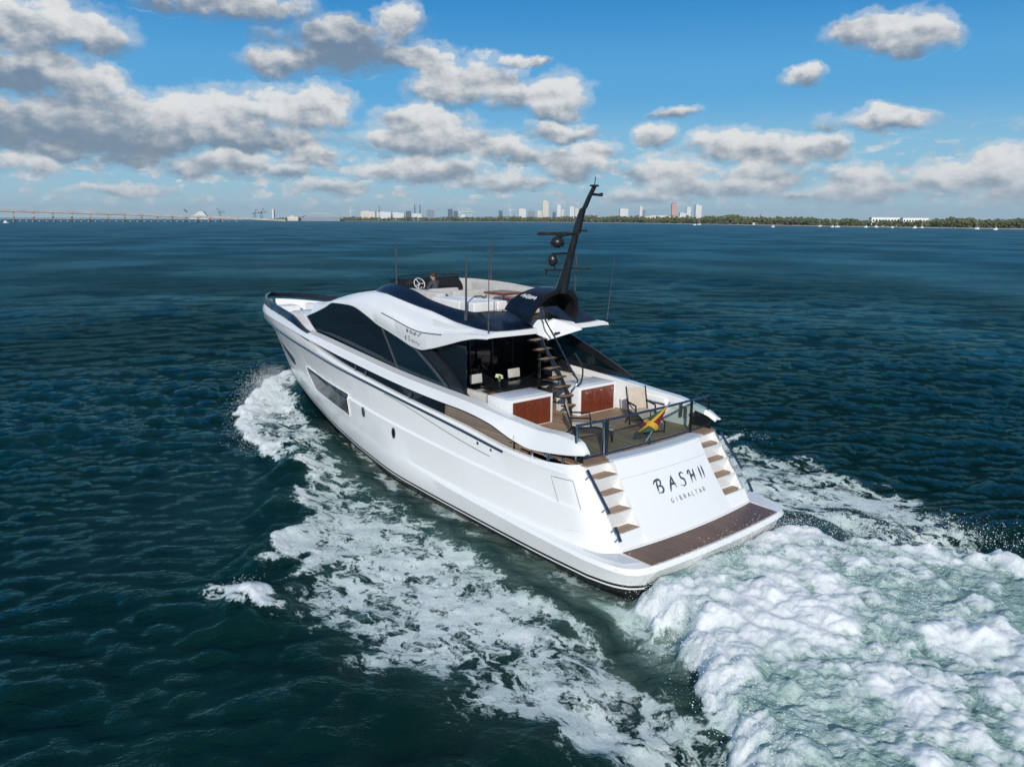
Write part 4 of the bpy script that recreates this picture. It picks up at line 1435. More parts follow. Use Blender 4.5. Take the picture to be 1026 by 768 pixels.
# starboard inner bulwark details
b = MB()
b.box((3.2, -2.18, 2.78), (1.1, 0.3, 0.40), bevel=0.05)
b.box((2.3, -2.28, 2.86), (0.5, 0.24, 0.22), bevel=0.04)
pieces(b, 'side_locker', WHITE, Y)
b = MB()
b.tube([(3.7, -2.01, 2.86), (2.6, -2.01, 2.86)], 0.03, 8)
b.tube([(2.1, -2.10, 2.6), (2.1, -2.10, 2.98)], 0.04, 8)
b.tube([(1.95, -2.12, 2.6), (1.95, -2.12, 2.94)], 0.04, 8)
pieces(b, 'locker_rail', STEEL, Y)
b = MB()
b.tube([(1.75, -2.16, 2.72), (1.75, -2.12, 2.72)], 0.07, 12)
b.tube([(1.75, -2.16, 2.55), (1.75, -2.12, 2.55)], 0.05, 12)
pieces(b, 'shore_power_socket', DARKGREY, Y)

# stern rail with glass panels
RAILY = [2.50, 1.66, 0.04, -1.66, -2.46]
rx = lambda y: 1.44 - 0.10 * (1 - (y / 2.5)**2)
b = MB()
b.tube([(rx(y) + 0.05, y, 3.25) for y in np.linspace(2.50, -2.46, 24)], 0.034, 8)
sr = b.build('stern_rail', RAILBLUE, Y)
b = MB()
b.tube([(rx(y) + 0.02, y, 2.44) for y in np.linspace(2.50, -2.46, 24)], 0.02, 6)
b.build('lower_rail', RAILBLUE, sr)
for y in RAILY:
    b = MB()
    s_ = 0.018 if abs(y) < 0.5 else 0.04
    b.box((rx(y) + 0.035, y, 2.80), (s_ * 1.4, s_ * 1.4, 0.90), bevel=0.01)
    b.build('rail_post', STEEL if y > 1 else DARKSTEEL, sr)
b = MB()
b.box((rx(1.58) + 0.035, 1.56, 2.80), (0.05, 0.09, 0.90), bevel=0.01)
b.build('gate_post', BLACK, sr)
for y0, y1 in ((2.46, 1.70), (1.50, 0.08), (0.0, -1.62), (-1.72, -2.42)):
    b = MB()
    b.box(((rx(y0) + rx(y1)) / 2 + 0.035, (y0 + y1) / 2, 2.84), (0.012, abs(y0 - y1), 0.74), bevel=0.003, rot=math.atan2(rx(y1) - rx(y0), y0 - y1))
    b.build('glass_panel', GLASSCLEAR, sr)

# ---- flybridge: navy coaming, seats, helm
OUT = [(13.5, 0.0, 5.39), (13.3, 0.8, 5.41), (12.75, 1.46, 5.46), (11.5, 1.74, 5.51), (10.2, 1.86, 5.41), (8.6, 1.90, 5.245), (7.7, 1.92, 5.125), (6.8, 1.97, 5.03), (5.95, 2.04, 4.99), (5.33, 1.98, 4.972), (5.24, 1.72, 4.970), (5.24, 0.60, 4.970)]
INP = [(12.1, 0.0, 5.82), (11.98, 0.75, 5.82), (11.65, 1.30, 5.82), (10.9, 1.52, 5.78), (9.9, 1.60, 5.69), (8.95, 1.66, 5.50), (8.3, 1.68, 5.42), (7.5, 1.71, 5.35), (6.85, 1.74, 5.33), (6.52, 1.66, 5.325), (6.42, 1.4, 5.32), (6.35, 0.60, 5.30)]
INS = [(12.1, 0.0, 5.82), (11.98, 0.75, 5.83), (11.65, 1.30, 5.84), (10.9, 1.52, 5.86), (9.9, 1.60, 5.85), (8.95, 1.66, 5.82), (8.3, 1.68, 5.78), (7.5, 1.71, 5.72), (6.85, 1.74, 5.62), (6.52, 1.66, 5.50), (6.42, 1.4, 5.42), (6.35, 0.60, 5.30)]
for sgn, IN in ((1, INP), (-1, INS)):
    n = 44

    def res(c):
        p = np.array(c)
        u = np.linspace(0, len(c) - 1, n)
        return [(a_, b_ * sgn, c_) for a_, b_, c_ in zip(*[pchip(range(len(c)), p[:, k], u) for k in range(3)])]
    o_, i_ = res(OUT), res(IN)
    mid_ = [((a[0] + c[0]) / 2, (a[1] + c[1]) / 2 + 0.02 * sgn, (a[2] + c[2]) / 2 + 0.03) for a, c in zip(o_, i_)]
    low = [(a[0] - (0.05 if q < 18 else 0), a[1] * 0.985, 4.98) for q, a in enumerate(i_)]
    cap = [(a[0], a[1] * 0.985, a[2] + 0.012) for a in i_]
    b = MB()
    b.grid([[(p[0], p[1], p[2] - 0.06) for p in o_], o_, mid_, i_, cap], 0)
    cm = b.build('coaming', NAVY, Y)
    b = MB()
    b.grid([cap, low], 0)
    b.build('coaming_lining', CUSHION, cm)
    # side window strip in the roof edge
    b = MB()
    pts = [(x, (float(np.interp(x, xx, ya)) - 0.385) * sgn, float(np.interp(x, xx, zs)) + 0.022) for x in np.linspace(11.4, 8.6, 8)]
    pt2 = [(p[0], p[1] - 0.10 * sgn, p[2] + 0.03) for p in pts]
    b.grid([pts, pt2], 0)
    b.build('coaming_step', STEEL, cm)
b = MB()
b.box((9.2, 0, 4.985), (5.6, 3.1, 0.03), bevel=0.005)
b.build('flybridge_floor', TEAK, Y)
b = MB()
ws = []
for k, t in enumerate(np.linspace(-1, 1, 17)):
    ws.append((12.05 - 0.45 * abs(t)**2.4, 1.33 * t))
b.grid([[(x, y, 5.82) for x, y in ws], [(x - 0.13, y * 0.985, 6.02) for x, y in ws]], 0)
wsn = b.build('flybridge_windshield', GLASSCLEAR, Y)
b = MB()
b.tube([(x - 0.13, y * 0.985, 6.02) for x, y in ws], 0.018, 6)
b.tube([(ws[-1][0], ws[-1][1], 5.8), (ws[-1][0] - 0.14, ws[-1][1] * 0.985, 6.03)], 0.02, 6)
pieces(b, 'windshield_frame', DARKSTEEL, wsn)
b = MB()
prof = [(11.95, 5.0), (11.95, 5.88), (11.55, 5.93), (11.25, 5.66), (11.30, 5.0)]
b.prism([(x, 1.24, z) for x, z in prof], (0, -2.5, 0))
hc = b.build('helm_console', MATTE, Y)
b = MB()
for yy in (0.85, 0.45, -0.1):
    b.box((11.39, yy, 5.80), (0.02, 0.32, 0.2), bevel=0.004, tilt=rad(42))
pieces(b, 'console_screen', GLASS, hc)
b = MB()
ctr = Vector((11.10, 0.62, 5.78))
ax = Matrix.Rotation(rad(-62), 3, 'Y')
ring = [ctr + ax @ Vector((0.20 * math.cos(a), 0.20 * math.sin(a), 0)) for a in np.linspace(0, 2 * math.pi, 25)]
b.tube(ring, 0.016, 8, cap=False)
for a in (0.5, 2.6, 4.7):
    b.tube([ctr, ctr + ax @ Vector((0.2 * math.cos(a), 0.2 * math.sin(a), 0))], 0.014, 6)
b.tube([ctr, ctr + Vector((0.22, 0, -0.12))], 0.03, 8)
b.build('steering_wheel', PALE, hc)
b = MB()
b.box((10.42, 0.35, 5.20), (0.5, 1.15, 0.40), bevel=0.06)
b.box((10.08, 0.35, 5.46), (0.16, 1.15, 0.46), bevel=0.06)
pieces(b, 'helm_seat', CUSHION, Y)
b = MB()
b.box((9.72, 1.30, 5.36), (1.9, 0.36, 0.68), bevel=0.07)
b.build('port_backrest', CUSHION, Y)
b = MB()
b.box((9.1, 1.02, 5.52), (0.16, 0.30, 0.18), bevel=0.05)
b.box((8.85, 1.10, 5.56), (0.22, 0.10, 0.10), bevel=0.04)
pieces(b, 'folded_armrest', DARKGREY, Y)
b = MB()
b.box((9.05, -1.30, 5.22), (3.9, 0.58, 0.40), bevel=0.06)
b.box((9.05, -1.55, 5.56), (4.0, 0.16, 0.44), bevel=0.06)
b.box((10.4, -0.95, 5.22), (0.6, 1.0, 0.40), bevel=0.06)
b.box((9.35, -0.15, 5.42), (0.22, 1.3, 0.50), bevel=0.06)
b.box((7.35, -0.62, 5.22), (0.5, 0.9, 0.40), bevel=0.06)
pieces(b, 'fly_sofa', CUSHION, Y)
b = MB()
for y0, y1 in ((0.44, 1.02), (1.04, 1.62)):
    pass
for (px_, py_, sx, sy) in ((8.10, 1.28, 1.5, 0.70), (6.98, 1.22, 0.70, 0.84), (8.10, 0.66, 1.5, 0.50), (6.98, 0.60, 0.70, 0.36)):
    b.box((px_, py_, 5.44), (sx, sy, 0.27), bevel=0.045, seg=3)
pieces(b, 'sun_pad', WHITECUSH, Y)
for (cx_, cy_, cz_, sx, sy) in ((8.25, -0.72, 5.62, 0.95, 0.85), (6.95, -0.42, 5.55, 0.80, 0.75)):
    b = MB()
    b.box((cx_, cy_, cz_), (sx, sy, 0.075), bevel=0.012, rot=rad(4))
    tb = b.build('fly_table', MAHOG, Y)
    b = MB()
    b.box((cx_, cy_, cz_ + 0.041), (sx * 0.82, sy * 0.82, 0.008), bevel=0.003, rot=rad(4))
    b.build('table_inlay', TEAK, tb)
    b = MB()
    b.tube([(cx_, cy_, 5.0), (cx_, cy_, cz_ - 0.03)], 0.06, 8)
    b.build('table_leg', STEEL, tb)
b = MB()
b.tube([(8.0, 0.62, 5.60), (7.75, 0.55, 5.63), (7.5, 0.60, 5.60), (7.7, 0.42, 5.62)], 0.025, 6)
b.build('cushion_strap', DARKGREY, Y)

# ---- arch over the stair opening
b = MB()
ths = np.linspace(0, math.pi, 33)


def hoop(hw, x0, lean, zb, ht, k=0.9):
    return [(x0 - lean * math.sin(t), hw * math.cos(t) * (1 if True else 0), zb + ht * math.sin(t)**k) for t in ths]


o_r, o_f = hoop(0.92, 5.10, 0.38, 5.10, 0.94), hoop(1.02, 6.02, 0.45, 5.42, 0.62)
o_m = [((a[0] + c[0]) / 2, (a[1] + c[1]) / 2 * 1.01, (a[2] + c[2]) / 2 + 0.02) for a, c in zip(o_r, o_f)]
i_r, i_f = hoop(0.80, 5.12, 0.37, 5.10, 0.82), hoop(0.92, 6.00, 0.44, 5.42, 0.54)
b.grid([i_f, o_f, o_m, o_r, i_r, i_f], [0, 0, 0, 1, 1])
ar = b.build('mast_arch', [NAVY, MATTE], Y, angle=50)
b = MB()
b.prism([(p[0] - 0.12, p[1] * 0.985, p[2] - 0.01) for p in i_f], (0.05, 0, 0))
b.build('arch_dark_plate', MATTE, ar, smooth=False)  # matte plate added across the hoop to darken the inside of the arch
b = MB()
for k_, (t0, u) in enumerate(((0.55, 0), (0.60, 1), (0.66, 2), (0.72, 3))):
    pass


def on_arch(u, v):
    # u forward along the band, v up around the hoop on the port side
    t = 0.55 + v
    f = u
    p = [(a * (1 - f) + c * f) for a, c in zip((5.10 - 0.38 * math.sin(t), 0.92 * math.cos(t), 5.10 + 0.94 * math.sin(t)**0.9), (6.02 - 0.45 * math.sin(t), 1.02 * math.cos(t), 5.42 + 0.62 * math.sin(t)**0.9))]
    return (p[0], p[1] * 1.012 + 0.012, p[2] + 0.03)


for s_ in ([(.78, .10), (.72, .24), (.66, .08)], [(.62, .10), (.60, .24), (.50, .24), (.56, .10), (.48, .10)], [(.46, .24), (.44, .10), (.38, .12), (.40, .24)], [(.34, .10), (.32, .24), (.27, .14), (.22, .24), (.2, .10)], [(.80, .17), (.5, .16), (.16, .17)]):
    stroke(b, s_, 0.016, on_arch, False)
b.build('arch_script', PALE, ar)
b = MB()
b.prism([(5.2, 0.12, 4.55), (4.92, -1.0, 4.80), (5.15, -0.86, 5.0), (5.2, -0.2, 5.12), (5.35, 0.05, 5.0)], (0.10, 0.0, 0.02))
b.prism([(5.9, 0.47, 5.06), (5.38, -0.05, 5.12), (5.30, 0.14, 4.62), (5.36, 0.50, 4.78)], (0.06, -0.05, 0.0))
pieces(b, 'stair_well_side', WHITE, Y, smooth=False)
b = MB()
b.box((5.12, -0.22, 4.74), (0.05, 0.30, 0.06), bevel=0.01, rot=rad(10))
b.build('stair_well_latch', BLACK, Y)

# ---- mast with radar and lights
b = MB()
sec = [(4.80, 5.92, .22, .12), (4.60, 6.50, .155, .10), (4.42, 7.05, .115, .09), (4.27, 7.50, .09, .08), (4.24, 7.56, .13, .10), (4.10, 7.95, .105, .08), (4.00, 8.18, .09, .065), (3.93, 8.22, .07, .055), (3.78, 8.48, .07, .05), (3.60, 8.74, .065, .05)]
ringsm = []
for x, z, a, c in sec:
    ringsm.append([(x + a, c * .5, z), (x + a * .5, c, z), (x - a * .6, c, z), (x - a, c * .4, z), (x - a, -c * .4, z), (x - a * .6, -c, z), (x + a * .5, -c, z), (x + a, -c * .5, z)])
b.grid(ringsm, 0, close=True)
b.poly(ringsm[-1])
mast = b.build('mast', BLACK, Y, angle=14)
b = MB()
b.tube([(4.26, 0, 7.55), (4.86, 0.1, 7.44)], 0.03, 6)
b.tube([(4.5, 0.0, 7.02), (5.05, 0.12, 6.98)], 0.035, 6)
b.tube([(4.62, 0.0, 6.56), (5.15, 0.15, 6.54), (5.25, 0.2, 6.54)], 0.03, 6)
b.tube([(4.95, 0.1, 6.54), (4.95, 0.1, 7.0)], 0.022, 6)
b.tube([(5.2, 0.2, 6.54), (5.2, 0.2, 6.40)], 0.03, 6)
b.tube([(4.62, 0.0, 6.62), (4.35, -0.45, 6.60), (4.25, -0.6, 6.60)], 0.028, 6)
b.tube([(4.25, 0.0, 7.62), (4.15, -0.32, 7.62)], 0.028, 6)
b.build('mast_bracket', BLACK, mast)
b = MB()
b.box((4.88, 0.08, 7.53), (0.09, 1.12, 0.085), bevel=0.03, rot=rad(-33))
rd = b.build('radar_scanner', MATTE, mast)
b = MB()
b.ball((4.88, 0.08, 7.30), 0.21, 2, scale=(1, 1, 0.78))
b.tube([(4.88, 0.08, 7.40), (4.88, 0.08, 7.50)], 0.05, 8)
b.build('radar_gearbox', BLACK, rd)
b = MB()
b.ball((5.02, 0.12, 6.82), 0.15, 2, scale=(1, 1, 1.25))
b.build('searchlight', BLACK, mast)
b = MB()
b.tube([(3.60, 0, 8.72), (3.57, 0, 8.98)], 0.012, 6)
b.box((3.60, 0.0, 8.76), (0.14, 0.2, 0.05), bevel=0.015)
b.tube([(3.66, 0, 8.55), (3.42, -0.1, 8.52)], 0.035, 8)
b.tube([(3.44, -0.1, 8.50), (3.44, -0.1, 8.58)], 0.045, 8)
b.build('masthead_light', BLACK, mast)
b = MB()
b.tube([(4.75, -0.5, 5.95), (4.70, -0.5, 7.0)], 0.022, 6)
b.build('horn_pole', DARKGREY, mast)

for (bx, by, bz, tx, ty_, tz_, rr, nm) in ((5.22, 2.2, 4.95, 5.19, 2.2, 7.26, 0.013, 'whip_antenna'), (5.10, -2.2, 4.96, 4.84, -2.2, 7.15, 0.013, 'whip_antenna'),
                                          (6.62, 1.93, 5.12, 6.58, 1.93, 6.94, 0.032, 'stick_antenna'), (11.35, 1.36, 5.72, 11.30, 1.36, 7.16, 0.032, 'stick_antenna'),
                                          (10.2, -1.72, 5.80, 10.15, -1.72, 7.23, 0.03, 'stick_antenna')):
    b = MB()
    p0, p1 = Vector((bx, by, bz)), Vector((tx, ty_, tz_))
    b.tube([p0, p0 + (p1 - p0) * 0.12, p0 + (p1 - p0) * 0.13, p1], [rr * 1.7, rr * 1.7, rr, rr * 0.75], 8)
    b.build(nm, DARKGREY, Y)

# ---- open stairs to the flybridge
b = MB()
b.tube([(5.28, 0.36, 4.64), (4.98, -0.10, 3.70), (4.80, -0.42, 2.9), (4.78, -0.46, 2.36)], [0.055, 0.055, 0.06, 0.06], 8)
stair = b.build('flybridge_stairs', BLACK, Y)
for i in range(8):
    t = i / 7.0
    c = (5.22 - 0.50 * t, 0.46 - 0.86 * t, 4.60 - 1.92 * t)
    b = MB()
    b.box(c, (0.27, 0.62, 0.035), bevel=0.012, rot=rad(12), m=0)
    b.box((c[0] - 0.01, c[1], c[2] + 0.022), (0.20, 0.52, 0.014), bevel=0.004, rot=rad(12), m=1)
    b.box((c[0] + 0.02, c[1], c[2] - 0.05), (0.10, 0.14, 0.09), bevel=0.02, rot=rad(12), m=0)
    b.build('stair_tread', [BLACK, TEAK], stair)
for pts in ([(4.75, 0.75, 5.58), (4.62, 0.80, 5.48), (4.60, 0.22, 4.52), (4.60, -0.39, 3.60), (4.60, -0.55, 3.38), (4.64, -0.32, 3.10)],
            [(4.60, -0.40, 4.20), (4.60, -0.50, 4.10), (4.60, -0.74, 3.64), (4.60, -0.71, 3.40), (4.60, -0.55, 3.22)],
            [(5.02, 0.50, 4.72), (5.0, 0.14, 3.97), (5.0, -0.18, 3.38), (5.0, -0.10, 3.20), (5.0, 0.02, 3.12)]):
    b = MB()
    b.tube(curve3(pts, 24), 0.024, 8)
    b.build('stair_handrail', RAILBLUE, stair)
# ----------------------------------------------------------------- loose things aboard


def deck_chair(name, label, loc, rz, group):
    t = thing(name, label, 'deck chair', loc, rz, group)
    b = MB()   # seat faces +x of its own frame
    b.box((0.28, 0, 0.40), (0.62, 0.52, 0.035), bevel=0.015, tilt=rad(4))
    b.box((0.80, 0, 0.34), (0.46, 0.50, 0.03), bevel=0.012, tilt=rad(12))
    b.build('seat_sling', SLING, t)
    b = MB()
    b.box((-0.13, 0, 0.70), (0.035, 0.52, 0.60), bevel=0.015, tilt=rad(-14))
    b.build('back_sling', SLING, t)
    for s in (1, -1):
        b = MB()
        y = 0.29 * s
        b.tube([(-0.24, y, 1.02), (-0.04, y, 0.42), (0.10, y, 0.0)], 0.022, 6)
        b.tube([(-0.22, y, 0.0), (0.10, y, 0.34), (0.58, y, 0.40)], 0.022, 6)
        b.tube([(0.58, y, 0.40), (1.02, y, 0.28), (1.0, y, 0.0)], 0.02, 6)
        b.tube([(-0.10, y, 0.62), (0.42, y, 0.62), (0.46, y, 0.40)], 0.024, 6)
        b.build('side_frame', MATTE, t)
    b = MB()
    b.tube([(0.06, -0.29, 0.12), (0.06, 0.29, 0.12)], 0.016, 6)
    b.tube([(1.0, -0.29, 0.04), (1.0, 0.29, 0.04)], 0.016, 6)
    b.build('stretcher', MATTE, t)
    return t


deck_chair('deck_chair', 'beige sling deck chair with its back towards the starboard bar cabinet', (2.92, -1.28, 2.36), rad(157), 'deck chairs on the aft deck')
deck_chair('deck_chair', 'beige sling deck chair seen edge on in front of the stairs by the port bulwark', (3.0, 1.15, 2.36), rad(226), 'deck chairs on the aft deck')


def dining_chair(label, loc, rz):
    t = thing('dining_chair', label, 'chair', loc, rz, 'dining chairs in the shade')
    b = MB()
    b.box((0, 0, 0.44), (0.44, 0.46, 0.05), bevel=0.02)
    b.build('seat', CUSHION, t)
    b = MB()
    b.box((-0.22, 0, 0.80), (0.05, 0.46, 0.28), bevel=0.02, tilt=rad(-6))
    b.build('backrest', CUSHION, t)
    for sx in (1, -1):
        for sy in (1, -1):
            b = MB()
            top = 0.44 if sx > 0 else 0.80
            b.tube([(0.19 * sx, 0.2 * sy, 0.0), (0.19 * sx - (0.03 if sx < 0 else 0), 0.2 * sy, top)], 0.016, 6)
            b.build('leg', MATTE, t)
    return t


dining_chair('dining chair with pale backrest left of the white flowers', (7.28, 0.95, 2.36), rad(180))
dining_chair('dining chair with pale backrest right of the white flowers, beside the stairs', (7.28, -0.55, 2.36), rad(180))

v = thing('flower_vase', 'slim vase of cream white flowers on the dark table under the roof', 'vase', (6.42, 0.88, 3.085))
b = MB()
ring = lambda r, z: [(r * math.cos(a), r * math.sin(a), z) for a in np.linspace(0, 2 * math.pi, 13)[:-1]]
b.grid([ring(0.035, 0.0), ring(0.045, 0.05), ring(0.03, 0.14), ring(0.038, 0.17)], 0, close=True)
b.build('vase', GLASSBLUE, v)
b = MB()
random.seed(3)
heads = []
for k in range(9):
    a, r = random.uniform(0, 6.28), random.uniform(0.02, 0.11)
    p = Vector((r * math.cos(a), r * math.sin(a), random.uniform(0.27, 0.38)))
    heads.append(p)
    b.tube([(0, 0, 0.1), p * 0.6 + Vector((0, 0, 0.08)), p], 0.007, 5)
b.build('stem', LEAF, v)
b = MB()
for p in heads:
    b.ball(p, 0.045, 1, scale=(1, 1, 0.75))
b.build('blossom', PETAL, v)

# ensign at the stern
f = thing('ensign_flag', 'red and green flag with a yellow diagonal cross flying at the stern rail', 'flag', (1.42, 0.22, 2.36))
b = MB()
p0, p1 = Vector((0, 0, 0)), Vector((-0.36, -0.50, 1.10))
b.tube([p0, p1], 0.018, 8)
b.ball(p1, 0.03, 1)
b.build('flagstaff', STEEL, f)


def flag_material():
    m, t = material('ensign_cloth')
    u = t.n('ShaderNodeAttribute', attribute_name='flag_uv').outputs['Vector']
    s = t.n('ShaderNodeSeparateXYZ', ins={0: u})
    a, c = s.outputs[0], s.outputs[1]
    d1 = t.math('ABSOLUTE', t.math('SUBTRACT', a, c))
    d2 = t.math('ABSOLUTE', t.math('SUBTRACT', t.math('ADD', a, c), 1.0))
    cross = t.math('LESS_THAN', t.math('MINIMUM', d1, d2), 0.125)
    ends = t.math('GREATER_THAN', t.math('ABSOLUTE', t.math('SUBTRACT', a, 0.5)), t.math('ABSOLUTE', t.math('SUBTRACT', c, 0.5)))
    colr = t.mix(ends, (0.045, 0.10, 0.04), (0.20, 0.022, 0.035))
    colr = t.mix(cross, colr, (0.75, 0.42, 0.045))
    p = t.n('ShaderNodeBsdfPrincipled', ins={'Base Color': colr, 'Roughness': 0.8})
    tl = t.n('ShaderNodeBsdfTranslucent', ins={'Color': colr})
    mx = t.n('ShaderNodeMixShader', ins={0: 0.3, 1: p.outputs[0], 2: tl.outputs[0]})
    o = t.n('ShaderNodeOutputMaterial')
    t.nt.links.new(mx.outputs[0], o.inputs[0])
    return m


nu, nv = 26, 16
H1, H0 = Vector((-0.335, -0.48, 1.04)), Vector((-0.30, -0.16, 0.47))
F1, F0 = Vector((-0.40, 0.52, 0.84)), Vector((-0.36, 0.66, 0.56))
vs, uv = [], []
for j in range(nv):
    for i in range(nu):
        a, c = i / (nu - 1.0), j / (nv - 1.0)
        p = (H0 * (1 - c) + H1 * c) * (1 - a) + (F0 * (1 - c) + F1 * c) * a
        p += Vector((-0.06, 0.01, 0.016)) * math.sin(a * 7 + c * 1.6) * a**0.6 + Vector((0.03, 0, -0.05)) * math.sin(a * math.pi)
        vs.append(p)
        uv.append((a, c, 0))
me = bpy.data.meshes.new('flag_cloth')
me.from_pydata(vs, [], [(j * nu + i, j * nu + i + 1, (j + 1) * nu + i + 1, (j + 1) * nu + i) for j in range(nv - 1) for i in range(nu - 1)])
at_ = me.attributes.new('flag_uv', 'FLOAT_VECTOR', 'POINT')
at_.data.foreach_set('vector', np.array(uv, dtype=np.float32).ravel())
me.polygons.foreach_set('use_smooth', [True] * len(me.polygons))
me.materials.append(flag_material())
fc = bpy.data.objects.new('flag_cloth', me)
col.objects.link(fc)
fc.parent = f

# ---- the helmsman: one skinned body seated at the wheel, head and clothing as children


def skinned(name, joints, edges, radii, mat, parent=None, levels=2):
    me = bpy.data.meshes.new(name)
    me.from_pydata([Vector(p) for p in joints], edges, [])
    o = bpy.data.objects.new(name, me)
    col.objects.link(o)
    if parent:
        o.parent = parent
    sk = o.modifiers.new('skin', 'SKIN')
    sk.use_smooth_shade = True
    lay = me.skin_vertices[0] if me.skin_vertices else None
    if lay is None:
        bpy.context.view_layer.objects.active = o
        lay = me.skin_vertices.new() if hasattr(me.skin_vertices, 'new') else None
    for vtx, r in zip(lay.data, radii):
        vtx.radius = (r, r) if not hasattr(r, '__len__') else r
    lay.data[0].use_root = True
    sb_ = o.modifiers.new('sub', 'SUBSURF')
    sb_.levels = sb_.render_levels = levels
    me.materials.append(mat)
    return o


pr = thing('person', 'person with short dark hair and dark shirt at the white steering wheel', 'person', (10.48, 0.42, 5.40), rad(8))
# pelvis, belly, chest, neck base, neck, shoulders, arms, legs  (x forward, seated)
J = [(0, 0, 0.02), (0.0, 0, 0.18), (0.02, 0, 0.34), (0.03, 0, 0.46), (0.05, 0, 0.54),
     (0.02, 0.17, 0.42), (0.10, 0.22, 0.20), (0.34, 0.20, 0.22), (0.42, 0.19, 0.25),
     (0.02, -0.17, 0.42), (0.10, -0.22, 0.20), (0.34, -0.16, 0.22), (0.42, -0.14, 0.25),
     (0.08, 0.10, 0.0), (0.44, 0.12, 0.02), (0.46, 0.12, -0.36), (0.56, 0.13, -0.38),
     (0.08, -0.10, 0.0), (0.44, -0.12, 0.02), (0.46, -0.12, -0.36), (0.56, -0.13, -0.38)]
E_ = [(0, 1), (1, 2), (2, 3), (3, 4), (3, 5), (5, 6), (6, 7), (7, 8), (3, 9), (9, 10), (10, 11), (11, 12), (0, 13), (13, 14), (14, 15), (15, 16), (0, 17), (17, 18), (18, 19), (19, 20)]
RR = [(.15, .12), (.14, .11), (.16, .11), (.10, .085), .055, .075, .048, .038, .04, .075, .048, .038, .04, .09, .065, .045, .045, .09, .065, .045, .045]
try:
    me = bpy.data.meshes.new('probe')
    body = skinned('body', J, E_, RR, SHIRT, pr)
except Exception as ex:
    print('skin fallback', ex)
b = MB()
b.ball((0.07, 0.01, 0.655), 0.098, 3, scale=(1.02, 0.82, 1.22))
b.ball((0.165, 0.03, 0.645), 0.018, 1, scale=(1.2, 0.8, 1.3))
b.ball((0.07, 0.092, 0.65), 0.024, 1, scale=(0.8, 0.4, 1.4))
b.ball((0.07, -0.074, 0.65), 0.024, 1, scale=(0.8, 0.4, 1.4))
b.tube([(0.045, 0, 0.50), (0.06, 0.005, 0.60)], 0.052, 10)
b.build('head', SKIN, pr)
b = MB()
b.ball((0.055, 0.01, 0.695), 0.103, 3, scale=(1.0, 0.86, 1.0))
b.build('hair', HAIR, pr)
for s in (1, -1):
    b = MB()
    b.ball((0.45, 0.165 * s + 0.02, 0.26), 0.042, 2, scale=(1.3, 0.7, 0.9))
    for q in range(4):
        b.tube([(0.47, 0.165 * s + 0.02 + (q - 1.5) * 0.018, 0.275), (0.515, 0.165 * s + 0.02 + (q - 1.5) * 0.017, 0.27), (0.53, 0.165 * s + 0.02 + (q - 1.5) * 0.017, 0.24 - 0.004 * q)], [0.011, 0.010, 0.008], 6)
    b.tube([(0.44, 0.165 * s + 0.02 - 0.03 * s, 0.27), (0.475, 0.165 * s + 0.02 - 0.055 * s, 0.265)], [0.012, 0.009], 6)
    b.build('hand', SKIN, pr)
# ----------------------------------------------------------------- far shore, bridge, skyline, moored boats
fh = Vector((fw.x, fw.y, 0)).normalized()


def place(px, py, depth):
    d = direction(px, py)
    return CAM + d * (depth / (d.x * fh.x + d.y * fh.y))


random.seed(11)
SAND = pbr('beach_sand', (0.42, 0.37, 0.28), 0.9, var=0.2, vscale=0.05)
SCRUB = pbr('land_scrub', (0.06, 0.075, 0.03), 0.95, var=0.4, vscale=0.03)
CONC = pbr('bridge_concrete', (0.46, 0.43, 0.38), 0.85, var=0.15, vscale=0.1)


def foliage_far():
    m, t = material('shore_foliage')
    pos = t.n('ShaderNodeNewGeometry').outputs['Position']
    c1 = t.mix(t.smooth(t.noise(pos, 0.05, 4), 0.35, 0.65), (0.05, 0.085, 0.025), (0.11, 0.125, 0.045))
    c2 = t.mix(t.smooth(t.noise(pos, 0.5, 3), 0.4, 0.7), c1, (0.15, 0.135, 0.07))
    p = t.n('ShaderNodeBsdfPrincipled', ins={'Base Color': c2, 'Roughness': 0.9, 'Specular IOR Level': 0.1})
    o = t.n('ShaderNodeOutputMaterial')
    t.nt.links.new(p.outputs[0], o.inputs[0])
    return m


FOL = foliage_far()
SHORE = [(268, 221.2), (340, 221.6), (510, 222.4), (600, 223.2), (690, 224.6), (780, 226.0), (860, 227.4), (940, 228.6), (1026, 229.9), (1110, 231.4), (1200, 233)]
TOPY = [(268, 219.0), (290, 217.5), (340, 217.0), (400, 217.4), (470, 216.8), (510, 216.6), (560, 216.4), (600, 215.8), (650, 216.4), (690, 216.0), (740, 215.4), (800, 217.0), (835, 218.6), (860, 219.0), (905, 219.2), (940, 218.6), (962, 217.8), (1000, 218.8), (1026, 218.6), (1110, 217.5), (1200, 217)]
shore = [ground(px, py, 0.0) for px, py in SHORE]


def shore_at(px):
    return ground(px, float(np.interp(px, [s[0] for s in SHORE], [s[1] for s in SHORE])), 0.0)


b = MB()
pxs = np.linspace(268, 1200, 80)
pts = [shore_at(p) for p in pxs]
away = [((p - CAM) * Vector((1, 1, 0))).normalized() for p in pts]
jit = [random.uniform(-4, 4) for _ in pts]
r0 = [p + a * (j - 2) + Vector((0, 0, -0.4)) for p, a, j in zip(pts, away, jit)]
r1 = [p + a * (j + 5) + Vector((0, 0, 0.55)) for p, a, j in zip(pts, away, jit)]
r2 = [p + a * (j + 22) + Vector((0, 0, 1.1)) for p, a, j in zip(pts, away, jit)]
r3 = [p + a * 3500 + Vector((0, 0, 1.4)) for p, a in zip(pts, away)]
b.grid([r0, r1, r2, r3], [0, 0, 1])
land = b.build('shore_land', [SAND, SCRUB])
land['kind'] = 'structure'

